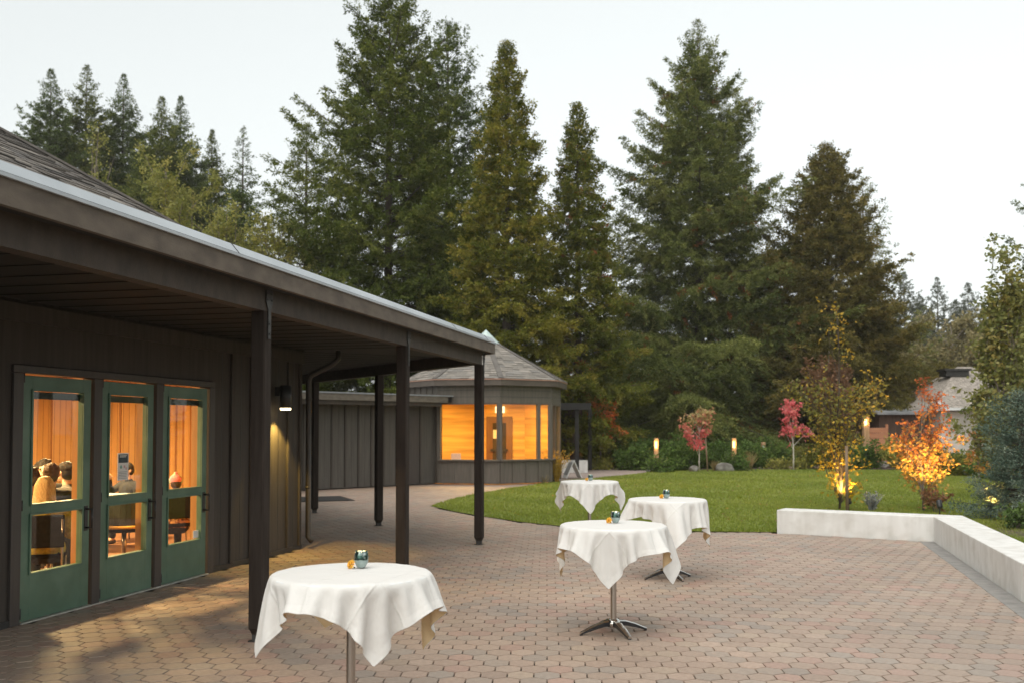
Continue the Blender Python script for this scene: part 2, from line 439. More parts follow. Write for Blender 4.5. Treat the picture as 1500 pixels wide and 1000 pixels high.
def build_pavers():
    rng = np.random.default_rng(3)
    w, rh, rot = .182, .172, R(-2.0)
    J, I = np.meshgrid(np.arange(-5, 215), np.arange(-95, 60), indexing='ij')
    cx = (I + .5 * (J % 2)) * w; cy = J * rh
    cx, cy = cx.ravel(), cy.ravel()
    c, s = math.cos(rot), math.sin(rot)
    X = cx * c - cy * s; Y = cx * s + cy * c
    keep = inpoly(X, Y, patio_poly) & ~inpoly(X, Y, lawn_poly)
    q = np.stack([X - P0[0], Y - P0[1]])
    t1 = q[0] * nT[0] + q[1] * nT[1]; s1 = q[0] * dS[0] + q[1] * dS[1]
    # outside the hall octagon
    inside = np.ones(len(X), bool)
    for k in range(8):
        th = R(45 * k); inside &= ((s1 - CEN[0]) * math.sin(th) + (t1 - CEN[1]) * math.cos(th)) < APO + .02
    keep &= ~inside & (Y > 1.5) & (X / np.maximum(Y, .1) > -.75) & (X / np.maximum(Y, .1) < .70)
    X, Y = X[keep], Y[keep]; n = len(X)
    # hexagon, pointed towards and away from the viewer
    hw = w / 2; sl = .058; tip = rh - sl
    hx = np.array([0, hw, hw, 0, -hw, -hw]); hy = np.array([tip, sl, -sl, -tip, -sl, sl])
    def ring(shr, jx=0):
        f = 1 - shr / hw
        g = 1 - 1.9 * shr / tip
        px = hx * f; py = hy * g
        return px * c - py * s, px * s + py * c
    ox, oy = ring(.0031); ix, iy = ring(.0058)
    zj = rng.normal(0, .0006, n); tx = rng.normal(0, .004, n); ty = rng.normal(0, .004, n)
    V = np.zeros((n, 12, 3), np.float32)
    V[:, :6, 0] = X[:, None] + ox; V[:, :6, 1] = Y[:, None] + oy; V[:, :6, 2] = (zj[:, None] + tx[:, None] * ox + ty[:, None] * oy) - .015
    V[:, 6:, 0] = X[:, None] + ix; V[:, 6:, 1] = Y[:, None] + iy; V[:, 6:, 2] = zj[:, None] + tx[:, None] * ix + ty[:, None] * iy
    b = np.arange(n) * 12
    top1 = np.stack([b + 6, b + 9, b + 8, b + 7], 1)[:, ::1]
    top2 = np.stack([b + 6, b + 11, b + 10, b + 9], 1)
    sides = [np.stack([b + k, b + (k + 1) % 6, b + 6 + (k + 1) % 6, b + 6 + k], 1)[:, ::-1] for k in range(6)]
    F = np.concatenate([top1, top2] + sides)
    pal = np.array([(.420, .325, .258), (.415, .310, .245), (.425, .275, .222), (.365, .310, .258), (.320, .288, .252), (.435, .345, .262), (.395, .30, .235)])
    pr = np.array([.28, .2, .13, .14, .08, .07, .10])
    idx = rng.choice(len(pal), n, p=pr)
    colr = pal[idx] * rng.normal(1, .07, (n, 1))
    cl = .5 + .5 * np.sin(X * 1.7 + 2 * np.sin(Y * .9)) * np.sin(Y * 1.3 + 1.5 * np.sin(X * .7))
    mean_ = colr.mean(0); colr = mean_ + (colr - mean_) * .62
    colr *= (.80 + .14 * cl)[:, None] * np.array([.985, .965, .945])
    C = np.concatenate([colr] * 8)
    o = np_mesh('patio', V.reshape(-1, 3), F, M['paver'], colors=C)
    tag(o, kind='structure')
build_pavers()

lawn = sheet('lawn', lawn_poly, .012, M['lawn'])
def build_grass():
    rng = np.random.default_rng(11)
    n = 420000
    Y = 14.2 + (44 - 14.2) * rng.random(n) ** 1.9
    X = (-.12 + .66 * rng.random(n)) * Y
    k = inpoly(X, Y, lawn_poly); X, Y = X[k], Y[k]; n = len(X)
    a = rng.random(n) * 6.283; h = rng.uniform(.025, .055, n) * (1 + .35 * np.sin(X * 2.1) * np.sin(Y * 1.7)); wd = .004 + .00035 * Y
    lx = rng.normal(0, .025, n); ly = rng.normal(0, .025, n)
    V = np.zeros((n, 3, 3), np.float32)
    V[:, 0] = np.stack([X - np.cos(a) * wd, Y - np.sin(a) * wd, np.full(n, .008)], 1)
    V[:, 1] = np.stack([X + np.cos(a) * wd, Y + np.sin(a) * wd, np.full(n, .008)], 1)
    V[:, 2] = np.stack([X + lx, Y + ly, .01 + h], 1)
    F = np.arange(n * 3).reshape(n, 3)
    m = .5 + .5 * np.sin(X * .9 + 1.3 * np.sin(Y * .55)) * np.sin(Y * .8 + np.sin(X * .7))
    c1 = np.array([.175, .245, .026]); c2 = np.array([.345, .375, .055])
    f = np.clip(.25 + .45 * m + rng.normal(0, .22, n), 0, 1)[:, None]
    C = c1 * (1 - f) + c2 * f
    dry = rng.random(n) < .05; C[dry] = (.20, .19, .06)
    o = np_mesh('lawn_grass', V.reshape(-1, 3), F, M['grass'], colors=C)
    tag(o, 'short green lawn grass beyond the brick patio', 'grass', kind='stuff')
build_grass()

def build_litter():
    """fallen leaves: too many to count, one sheet of stuff"""
    rng = np.random.default_rng(5)
    n = 500
    Y = rng.uniform(16.5, 43, n); X = (-.06 + .6 * rng.random(n)) * Y
    k = inpoly(X, Y, lawn_poly); X, Y = X[k], Y[k]; n = len(X)
    a = rng.random(n) * 6.28; r = rng.uniform(.02, .05, n)
    V = np.zeros((n, 4, 3), np.float32)
    for j in range(4):
        V[:, j, 0] = X + np.cos(a + j * 1.571) * r * (1 if j % 2 else .6); V[:, j, 1] = Y + np.sin(a + j * 1.571) * r * (1 if j % 2 else .6); V[:, j, 2] = .055 + .02 * rng.random(n)
    pal = np.array([(.45, .25, .05), (.35, .12, .05), (.4, .32, .1), (.22, .12, .06)])
    o = np_mesh('fallen_leaves', V.reshape(-1, 3), np.arange(n * 4).reshape(n, 4), M['leaf'], colors=pal[rng.integers(0, 4, n)])
    tag(o, 'scattered fallen autumn leaves lying on the lawn', 'leaves', kind='stuff')
build_litter()

# darker border course along the slanted seat wall
def border_course():
    a, b = Vector(W1), Vector(W2); d = (b - a).normalized(); inn = Vector((d.y, -d.x))
    if inn.x > 0: inn = -inn
    V, F, C = [], [], []
    rng = random.Random(2); k = 0; Ln = (b - a).length + 1.2
    mb = MB()
    while k * .105 < Ln:
        p = a + d * (k * .105 + .05) + inn * .105
        j = rng.uniform(.001, .003)
        mb.obox((p.x, p.y, .0015 + j - .02), (d.x * .0495, d.y * .0495, 0), (inn.x * .10, inn.y * .10, 0), (0, 0, .02)); k += 1
    o = mb.build('patio_border', stdmat('grey_border_pavers', (.20, .19, .178), (.27, .255, .235), rough=.7, scale=7, bump=.3, bscale=60), bevel=.004)
    tag(o, kind='structure')
border_course()

path_poly = [(2.75, 34.05), (3.2, 34.8), (4.91, 37.9), (5.55, 39.6), (5.8, 42.5), (6.6, 47.0), (2.2, 46.5), (1.2, 36.8), (-1, 36.0), (-2.9, 36.0)]
M['path'] = stdmat('pinkish_path_pavers', (.30, .235, .20), (.36, .285, .25), rough=.75, scale=9, bump=.3, bscale=60)
M['path2'] = stdmat('pinkish_path_edging', (.37, .25, .21), (.42, .29, .25), rough=.75, scale=9, bump=.3, bscale=60)
sheet('garden_path', path_poly, .004, M['path'])
sheet('path_edging', [(2.2, 46.2), (6.5, 46.6), (6.9, 48.2), (1.9, 47.8)], .009, M['path2'])
sheet('far_path', [(9.4, 42.4), (12.6, 42.3), (17, 41.8), (20, 41.5), (21.5, 48), (14.5, 51.2), (9.8, 50.8)], .004, M['path2'])
sheet('planting_bed', [(5.75, 39.9), (6.9, 40.85), (9.3, 41.4), (9.3, 47.5), (9.5, 58), (-6, 58), (-6, 48.4), (7.2, 48.6), (6.2, 43)], .020, M['mulch'])
sheet('far_planting_bed', [(9.6, 50.9), (14.5, 51.3), (21.6, 48.1), (21, 40), (26, 30), (40, 40), (30, 62), (9.4, 62)], .016, M['mulch'])
sheet('spruce_bed', [G(1432, 774), G(1448, 742), G(1475, 722), G(1560, 716), (13, 15.5), (9.4, 12.2), (7.5, 12.6)], .030, M['mulch'])
sheet('lawn_edge_bed', [(9.0, 41.25), (12.6, 41.15), (16.5, 40.55), (16.9, 41.7), (12.6, 42.35), (9.3, 42.45)], .026, M['mulch'])

# ------------------------------------------------------------------ shingle tabs
def shingle_tabs(name, faces, mat, parent, course, tabw, thick, pal, seed):
    """faces: (eave a, eave b, top b, top a) corners; overlapping tabs of uneven thickness, course by course"""
    rng = np.random.default_rng(seed); V, F, C = [], [], []
    pal = np.array(pal)
    for a, b, c, d in faces:
        a, b, c, d = (np.array(p, float) for p in (a, b, c, d))
        nrm = np.cross(b - a, d - a); nrm /= np.linalg.norm(nrm)
        if nrm[2] < 0: nrm = -nrm
        sl = np.linalg.norm((c + d) / 2 - (a + b) / 2); nr = int(sl / course)
        for r in range(nr):
            u0, u1 = r / nr, min((r + 1.25) / nr, 1)
            p0, p1 = a + (d - a) * u0, b + (c - b) * u0; q0, q1 = a + (d - a) * u1, b + (c - b) * u1
            ln = np.linalg.norm(p1 - p0); nt = max(1, int(ln / tabw))
            cuts = (np.arange(nt + 1) + np.concatenate([[0], rng.uniform(-.3, .3, max(0, nt - 1)), [0]])) / nt
            for i in range(nt):
                t = thick * rng.choice([.55, 1., 1.5]); dr = rng.uniform(-.12, .05) / nr
                e = (d - a) * dr
                s0, s1 = cuts[i], cuts[i + 1] - .004 / max(ln, .1)
                A, B = p0 + (p1 - p0) * s0 + e, p0 + (p1 - p0) * s1 + e
                Cc, Dd = q0 + (q1 - q0) * s1, q0 + (q1 - q0) * s0
                k = len(V)
                V += [A + nrm * t, B + nrm * t, Cc + nrm * .002, Dd + nrm * .002, A, B]
                F += [(k, k + 1, k + 2, k + 3), (k + 4, k + 5, k + 1, k)]
                col_ = pal[rng.integers(len(pal))] * rng.uniform(.85, 1.15); C += [col_, col_ * .9]
    return np_mesh(name, V, F, mat, parent, colors=np.array(C))

# ------------------------------------------------------------------ octagonal hall
DOORS = [(-5.62, -4.67), (-4.53, -3.63), (-3.485, -2.55)]
WALLTOP = 2.93
def build_hall():
    h = thing('octagonal_hall', 'dark taupe timber hall with three green glazed doors and grey shingled roof', 'building', FS(-4.1, -9.9, 0))
    v0, v1 = -SIDE, 0.
    w = MB()
    stbox(w, v0, -5.72, -.14, 0, .03, WALLTOP)
    stbox(w, -2.45, v1, -.14, 0, .03, WALLTOP)
    stbox(w, -5.72, -2.45, -.14, 0, 2.24, WALLTOP)
    w.build('wall', M['siding'], h)
    for k in (2, 3, 4, 5, 6, 7, 8):
        a, b = octv(k - 1), octv(k)
        ai, bi = octv(k - 1, -.14), octv(k, -.14)
        MB().prism([a, ai, bi, b][::-1], .03, WALLTOP).build('wall', M['siding'], h)
    # battens and frieze on the front
    bt = MB()
    for s in (-7.9, -7.4, -6.9, -6.4, -5.95, -2.0, -1.5, -1.0, -.45, -.08):
        stbox(bt, s - .03, s + .03, .002, .032, .05, 2.60)
    stbox(bt, -SIDE, 0, .002, .042, 2.60, 2.76)
    build_each(bt, 'batten', M['siding'], h, bevel=.003)
    gr = MB()
    for s in (-7.65, -7.15, -6.65, -6.2, -2.22, -1.75, -1.25, -.72, -.26):
        stbox(gr, s - .006, s + .006, -.004, .002, .05, 2.60)
    build_each(gr, 'siding_groove', M['black'], h)
    stb = MB(); stbox(stb, -SIDE, -5.75, .003, .02, 0, .06); stbox(stb, -2.42, 0.0, .003, .02, 0, .06); build_each(stb, 'skirt_gap_strip', M['black'], h)  # black strips paint the dark gap under the wall skirt
    # door frame posts, head
    fr = MB()
    for s0, s1 in ((-5.75, -5.63), (-4.66, -4.54), (-3.62, -3.495), (-2.54, -2.42)):
        stbox(fr, s0, s1, -.10, .028, 0, 2.165)
    stbox(fr, -5.75, -2.42, -.10, .025, 2.168, 2.235)
    build_each(fr, 'door_frame', M['doorframe'], h, bevel=.004)
    jm = MB()
    for s0, s1 in ((-5.75, -5.63), (-4.66, -4.54), (-3.62, -3.495), (-2.54, -2.42)):
        stbox(jm, s0, s1, -.21, -.105, 0.012, 2.20)
    stbox(jm, -5.75, -2.42, -.21, -.105, 2.21, 2.5)
    build_each(jm, 'inner_jamb', M['planks_plain'], h)
    th = MB(); stbox(th, -5.62, -2.55, -.09, .045, 0.0, .014); th.build('threshold', M['alu'], h, bevel=.003)
    for i, (s0, s1) in enumerate(DOORS):
        g = MB(); a, b = s0 + .012, s1 - .012
        t0, t1 = -.045, 0.004
        stbox(g, a, a + .118, t0, t1, .016, 2.15); stbox(g, b - .125, b, t0, t1, .016, 2.15)
        stbox(g, a + .118, b - .125, t0, t1, 2.02, 2.15)
        stbox(g, a + .118, b - .125, t0, t1, .925, 1.025)
        stbox(g, a + .118, b - .125, t0, t1, .016, .425)
        door = g.build('door', M['green'], h, bevel=.003)
        bd = MB()
        for z0, z1 in ((.425, .925), (1.025, 2.02)):
            stbox(bd, a + .10, a + .118, .006, .018, z0 - .016, z1 + .016); stbox(bd, b - .125, b - .107, .006, .018, z0 - .016, z1 + .016)
            stbox(bd, a + .1185, b - .1255, .006, .018, z0 - .016, z0 - .001); stbox(bd, a + .1185, b - .1255, .006, .018, z1 + .001, z1 + .016)
        bd.build('glazing_bead', M['green'], door)
        for z0, z1 in ((.425, .925), (1.025, 2.02)):
            p = MB(); stbox(p, a + .118, b - .125, -.024, -.018, z0, z1); p.build('pane', M['glass'], door)
        hd = MB()
        c = b - .055
        p0, p1 = FS(c, .075, .93), FS(c, .075, .745)
        hd.tube([FS(c, .004, .925), FS(c, .07, .925), p0, p1, FS(c, .07, .75), FS(c, .004, .75)], .010, 8)
        stbox(hd, c - .024, c + .024, .0045, .010, .72, .955)
        hd.build('handle', M['black'], door)
        for z in (.09, 1.02, 2.13):
            hg = MB(); hg.tube([FS(a - .008, .012, z - .045), FS(a - .008, .012, z + .045)], .013, 8)
            hg.build('hinge', M['black'], door)
        bl = MB(); stbox(bl, a + .12, b - .127, -.075, -.03, 1.95, 2.013); bl.build('reflected_band', M['refl_band'], door)  # added dark strip standing in for a band reflected in the glass
    # interior
    fl = MB(); fl.poly([octv(k, -.15) + (.006,) for k in range(8)]); fl.build('floor', M['carpet'], h)
    ce = MB(); ce.poly([octv(k, -.15) + (2.80,) for k in range(8)][::-1]); ce.build('ceiling', M['ceil'], h)
    for k in range(2, 9):
        a, b = Vector(octv(k - 1, -.16)), Vector(octv(k, -.16)); ln = (b - a).length
        q = MB(); q.quad((a.x, a.y, .01), (b.x, b.y, .01), (b.x, b.y, 2.79), (a.x, a.y, 2.79), uv=[(0, 0), (ln, 0), (ln, 2.78), (0, 2.78)]); q.build('plank_wall', M['planks'], h)
        d = (b - a) / ln; nn = Vector((-d.y, d.x))
        cc = Vector(FS(*CEN))
        if nn.dot(cc - a) < 0: nn = -nn
        bb = MB()
        x = .35
        while x < ln - .2:
            p = a + d * x + nn * .016
            bb.obox((p.x, p.y, 1.4), (d.x * .022, d.y * .022, 0), (nn.x * .014, nn.y * .014, 0), (0, 0, 1.37)); x += .56
        bb.obox(((a.x + b.x) / 2 + nn.x * .012, (a.y + b.y) / 2 + nn.y * .012, .07), (d.x * ln / 2, d.y * ln / 2, 0), (nn.x * .01, nn.y * .01, 0), (0, 0, .06))
        bb.build('plank_wall_batten', M['planks_plain'], h)
    a, b = Vector(octv(0, -.16)), Vector(octv(1, -.16))
    q = MB(); 
    for s0, s1, z0, z1 in ((-SIDE + .1, -5.80, .01, 2.79), (-2.37, -.1, .01, 2.79), (-5.80, -2.37, 2.5, 2.79)):
        q.quad(FS(s0, -.16, z0), FS(s1, -.16, z0), FS(s1, -.16, z1), FS(s0, -.16, z1), uv=[(s0, z0), (s1, z0), (s1, z1), (s0, z1)])
    q.build('plank_wall', M['planks'], h)
    # shingled roof: octagonal pyramid from an eave over the walkway
    eo, ze = 1.0, 3.02
    apex = FS(CEN[0], CEN[1], ze + (APO + eo) * .574)
    slant = math.hypot(APO + eo, (APO + eo) * .574)
    rf = MB()
    for k in range(8):
        a, b = octv(k - 1, eo) + (ze,), octv(k, eo) + (ze,)
        ln = math.dist(a, b)
        rf.poly([a, b, apex], uv=[(0, 0), (ln, 0), (ln / 2, slant)])
    roof = rf.build('roof', M['shingle'], h)
    fa = []
    for k in (0, 1, 2, 3):
        a, b = octv(k - 1, eo), octv(k, eo); A, B, T = Vector(a + (ze + .004,)), Vector(b + (ze + .004,)), Vector(apex)
        fa.append((A, B, B + (T - B) * .97, A + (T - A) * .97))
    shingle_tabs('shingle_courses', fa, M['tabs'], roof, .145, .30, .014, [(.10, .09, .08), (.15, .132, .115), (.20, .178, .155), (.24, .215, .185), (.13, .12, .11)], 8)
    rc = MB()
    for k in range(8):
        a = Vector(octv(k, eo) + (ze + .02,)); b = Vector(apex) + Vector((0, 0, .02))
        rc.beam(a, b, .24, .03)
    rc.build('hip_cap', M['shingle_cap'], roof)
    # downspout at the corner
    ds = MB()
    p = lambda z, t=.09, s=.03: FS(s, t, z)
    ds.tube([p(.10, .16), p(.16, .10), p(2.36), p(2.44, .12), p(2.60, .42, .10), p(2.68, .50, .12), p(2.80, .50, .12)], .040, 10)
    for z in (.86, 2.1): ds.tube([p(z - .015), p(z + .015)], .046, 10)
    ds.build('downspout', M['downspout'], h)
    return h

M['planks_plain'] = stdmat('cedar_trim', (.34, .155, .05), (.42, .20, .07), rough=.5, scale=3, stretch=(6, 6, .5), bump=.15)
M['refl_band'] = stdmat('dark_reflection_band', (.035, .042, .036), (.045, .052, .045), rough=.6, scale=12)
M['shingle_cap'] = stdmat('ridge_cap_shingle', (.10, .09, .08), (.15, .135, .12), rough=.9, scale=5, bump=.4)
M['downspout'] = stdmat('taupe_downspout', (.030, .025, .020), (.042, .035, .028), rough=.4, scale=6)
hall = build_hall()

# ------------------------------------------------------------------ covered walkway round the hall
def build_walkway():
    w = thing('covered_walkway', 'flat roofed timber walkway on brown posts along the hall front', 'walkway', FS(0, 1.2, 0))
    CO = 2.32
    # octagon of the post line
    def pv(k, off=CO): return octv(k, off)
    deck = MB()
    n = 5
    for k in range(0, n):
        a, b = pv(k - 2, CO + .20), pv(k - 1, CO + .20); ai, bi = octv(k - 2, .003), octv(k - 1, .003)
        deck.prism([a, b, bi, ai][::-1], 2.935, 2.975)
    deck.build('roof_deck', M['deck'], w)
    for k in range(-1, 4):
        a, b = Vector(pv(k - 1, CO + .20)), Vector(pv(k, CO + .20))
        ao, bo = Vector(pv(k - 1, CO + .24)), Vector(pv(k, CO + .24))
        f = MB(); f.prism([a, ao, bo, b][::-1] if False else [a, b, bo, ao], 2.78, 2.932); f.build('fascia', M['fascia'], w)
        a2, b2 = Vector(pv(k - 1, CO + .13)), Vector(pv(k, CO + .13)); ao2, bo2 = Vector(pv(k - 1, CO + .262)), Vector(pv(k, CO + .262))
        g = MB(); at_, bt_ = Vector(pv(k - 1, CO + .20)), Vector(pv(k, CO + .20))
        lo = [(q.x, q.y, 2.936) for q in (a2, b2, bo2, ao2)]; hi = [(q.x, q.y, 3.008) for q in (a2, b2, bt_, at_)]
        g.add(lo + hi, [(3, 2, 1, 0), (4, 5, 6, 7), (0, 1, 5, 4), (1, 2, 6, 5), (2, 3, 7, 6), (3, 0, 4, 7)])
        al, bl = Vector(pv(k - 1, CO + .243)), Vector(pv(k, CO + .243))
        g.prism([al, bl, bo2, ao2], 2.915, 2.934)
        g.build('gutter', M['gutter'], w)
        a3, b3 = Vector(pv(k - 1, CO - .06)), Vector(pv(k, CO - .06)); ao3, bo3 = Vector(pv(k - 1, CO + .061)), Vector(pv(k, CO + .061))
        m = MB(); m.prism([a3, b3, bo3, ao3], 2.62, 2.835); m.build('beam', M['timber'], w)
    # splice seams in the fascia metal
    for s in (-6.6, -1.05, .55):
        se = MB(); se.obox(FS(s, CO + .2335, 2.973), vS(.004), vT(.031) + Vector((0, 0, -.036)), vT(.0009) + Vector((0, 0, .0009))); se.build('gutter_seam', M['steel_dark'], w)
    # boarded soffit with thin cover strips
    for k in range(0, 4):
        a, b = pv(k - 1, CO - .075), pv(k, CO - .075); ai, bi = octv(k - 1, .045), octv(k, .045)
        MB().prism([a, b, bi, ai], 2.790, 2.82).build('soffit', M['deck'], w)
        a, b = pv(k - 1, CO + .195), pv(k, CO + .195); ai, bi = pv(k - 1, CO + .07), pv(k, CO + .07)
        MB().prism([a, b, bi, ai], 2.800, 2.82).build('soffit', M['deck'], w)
    for k in (0, 1, 2):
        a, b = Vector(octv(k - 1, 0)), Vector(octv(k, 0)); d = (b - a).normalized(); o = Vector((d.y, -d.x))
        if o.dot(a - Vector(FS(*CEN))) < 0: o = -o
        x = .12
        while x < SIDE:
            p0 = a + d * x; p1 = p0 + o * (CO - .08)
            r = MB(); r.beam((p0.x + o.x * .05, p0.y + o.y * .05, 2.782), (p1.x, p1.y, 2.7865), .03, .005); r.build('soffit_strip', M['deck'], w); x += .41
    # posts
    spots = [FS(s, CO) for s in (-9.10, -5.74, -2.31)] + [FS(1.06, CO - .0)]
    v1, v2 = Vector(pv(1)), Vector(pv(2)); d2 = (v2 - v1).normalized()
    spots += [tuple(v1 + d2 * 3.45), tuple(v1 + d2 * 6.55), tuple(v1 + d2 * (v2 - v1).length)]
    rz0 = math.pi / 2 - PHI
    rots = [rz0] * 3 + [rz0 + R(22.5)] + [rz0 + R(45)] * 2 + [rz0 + R(67.5)]
    rots[3] = rz0
    for (x, y), rz in zip(spots, rots):
        pm = MB(); hw = .062
        cs, sn = math.cos(rz), math.sin(rz)
        def ringp(h, ch, z):
            q = [(h, h - ch), (h - ch, h), (-h + ch, h), (-h, h - ch), (-h, -h + ch), (-h + ch, -h), (h - ch, -h), (h, -h + ch)]
            return [(x + cs * a - sn * b, y + sn * a + cs * b, z) for a, b in q]
        rings = [ringp(hw - .022, .006, .055), ringp(hw - .018, .006, .070), ringp(hw, .012, .105), ringp(hw, .010, 2.62)]
        vs = [p for r_ in rings for p in r_]; fs = []
        for i in range(3):
            for j in range(8): fs.append((i * 8 + j, i * 8 + (j + 1) % 8, (i + 1) * 8 + (j + 1) % 8, (i + 1) * 8 + j))
        fs += [tuple(range(7, -1, -1)), tuple(range(24, 32))]
        pm.add(vs, fs); post = pm.build('post', M['post'], w)
        bb = MB(); bb.box((x, y, .0275), (.075, .075, .055), rz); bb.box((x, y, .004), (.12, .12, .008), rz); bb.build('post_base', M['steel_dark'], post)
        # T strap on the outer face
        st = MB(); ox, oy = (sn, -cs)
        def face(u, z, o=.0): return (x + cs * u + ox * (hw + o), y + sn * u + oy * (hw + o), z)
        prof = [(-.022, 2.40), (.022, 2.40), (.022, 2.63), (.056, 2.69), (.056, 2.79), (-.056, 2.79), (-.056, 2.69), (-.022, 2.63)]
        vs = [face(u, z, .003) for u, z in prof] + [face(u, z, .011) for u, z in prof]
        fs = [tuple(range(7, -1, -1)), tuple(range(8, 16))] + [(i, (i + 1) % 8, 8 + (i + 1) % 8, 8 + i) for i in range(8)]
        st.add(vs, fs)
        sobj = st.build('strap', M['steel_dark'], post)
        bo = MB()
        for u, z in ((0, 2.44), (0, 2.52), (-.035, 2.71), (.035, 2.71), (-.035, 2.76), (.035, 2.76)):
            bo.tube([face(u, z, .0115), face(u, z, .017)], .008, 8)
        bo.build('bolt', M['black'], sobj)
    return w
walkway = build_walkway()

# wall downlight
def wall_lamp():
    t = thing('wall_lamp', 'dark cylinder downlight glowing warm on the hall wall behind the post', 'wall lamp', FS(-.86, .17, 1.96))
    MB().lathe([(0.0, .30), (.075, .30), (.075, 0), (.0725, 0), (.0725, .03)], FS(-.86, .17, 1.96), 20, True).build('shade', M['black'], t)
    MB().lathe([(0.0, -.022), (.066, -.022), (.0715, .0), (.0715, .02)], FS(-.86, .17, 1.955), 20).build('lens', M['lens'], t)
    b = MB(); stbox(b, -.90, -.82, .034, .10, 2.12, 2.24); b.build('bracket', M['black'], t)
    l = bpy.data.lights.new('wall_downlight', 'SPOT'); l.energy = 68; l.color = (1., .66, .16); l.spot_size = R(98); l.spot_blend = .35; l.shadow_soft_size = .05
    o = bpy.data.objects.new('wall_downlight', l); COL.objects.link(o); o.location = FS(-.86, .17, 1.925)
wall_lamp()
mat_ = MB(); mat_.obox((-4.85, 23.9, .010), (.85, .35, 0), (-.3, .75, 0), (0, 0, .006))
tag(mat_.build('door_mat', M['rubber'], None, off=(-4.85, 23.9, .0)), 'black doormat lying on the paving by the far posts', 'doormat')

# ------------------------------------------------------------------ notices on the doors
def notices():
    o = thing('notice', 'white printed notice with dark heading taped inside the middle door glass', 'notice', FS(-4.13, -.012, 1.16))
    s0, s1, z0, z1 = -4.225, -4.045, 1.165, 1.44
    m = MB(); stbox(m, s0, s1, -.0165, -.0140, z0, z1); m.build('sheet', M['paper'], o)
    m = MB(); stbox(m, s0 + .012, s1 - .012, -.0139, -.0132, z1 - .098, z1 - .012); m.build('heading_panel', M['ink'], o)
    m = MB()
    for z, a, b in ((z1 - .026, .03, .03), (z1 - .038, .03, .045)): stbox(m, s0 + a, s1 - b, -.0131, -.0126, z - .004, z + .003)
    m.build('heading_lines', M['paper'], o)
    m = MB()
    for j in range(5): stbox(m, s0 + .016, s1 - .018 - .012 * (j % 2), -.0139, -.0134, z0 + .082 - .016 * j, z0 + .088 - .016 * j)
    m.build('body_lines', M['ink_grey'], o)
    m = MB(); m.tube([FS(s0 + .055, -.0139, z0 + .135), FS(s0 + .055, -.0132, z0 + .135)], .018, 16); m.build('round_symbol', M['ink_green'], o)
    m = MB(); stbox(m, s0 + .10, s0 + .125, -.0139, -.0132, z0 + .125, z0 + .15); stbox(m, s0 + .132, s0 + .150, -.0139, -.0132, z0 + .105, z0 + .130); m.build('square_symbol', M['ink_pink'], o)
    m = MB(); stbox(m, -2.80, -2.69, -.0165, -.0140, .44, .525)
    tag(m.build('sticker', M['paper'], None, off=FS(-2.745, -.015, .44)), 'small white sticker in the lower corner of the right door glass', 'sticker')
notices()

# ------------------------------------------------------------------ people seated inside
DG = None
def remeshed(parts, voxel, name, mat, parent, smooth=2, M4=None):
    """parts: tapered capsules and ellipsoids merged into one continuous skin"""
    bm = bmesh.new()
    for p in parts:
        if p[0] == 'c':
            _, a, b, r0, r1 = p
            a, b = Vector(a), Vector(b); d = b - a; ln = d.length
            q = d.to_track_quat('Z', 'Y').to_matrix().to_4x4() if ln > 1e-6 else Matrix()
            bmesh.ops.create_cone(bm, cap_ends=True, segments=14, radius1=r0, radius2=r1, depth=max(ln, 1e-4), matrix=Matrix.Translation((a + b) / 2) @ q)
            bmesh.ops.create_icosphere(bm, subdivisions=2, radius=r0, matrix=Matrix.Translation(a))
            bmesh.ops.create_icosphere(bm, subdivisions=2, radius=r1, matrix=Matrix.Translation(b))
        else:
            _, c, r, rot = p
            mm = Matrix.Translation(c) @ rot.to_4x4() @ Matrix.Diagonal((r[0], r[1], r[2], 1))
            bmesh.ops.create_icosphere(bm, subdivisions=3, radius=1, matrix=mm)
    if M4 is not None: bm.transform(M4)
    me = bpy.data.meshes.new(name); bm.to_mesh(me); bm.free()
    o = bpy.data.objects.new(name, me); COL.objects.link(o)
    r = o.modifiers.new('r', 'REMESH'); r.mode = 'VOXEL'; r.voxel_size = voxel; r.use_smooth_shade = True
    s = o.modifiers.new('s', 'SMOOTH'); s.iterations = smooth; s.factor = .5
    dg = bpy.context.evaluated_depsgraph_get(); dg.update()
    me2 = bpy.data.meshes.new_from_object(o.evaluated_get(dg))
    me2.name = name
    bpy.data.objects.remove(o); bpy.data.meshes.remove(me)
    off = LOC[parent.name]
    me2.transform(Matrix.Translation(-off))
    me2.materials.clear()
    return link_mesh(name, me2, mat, parent)

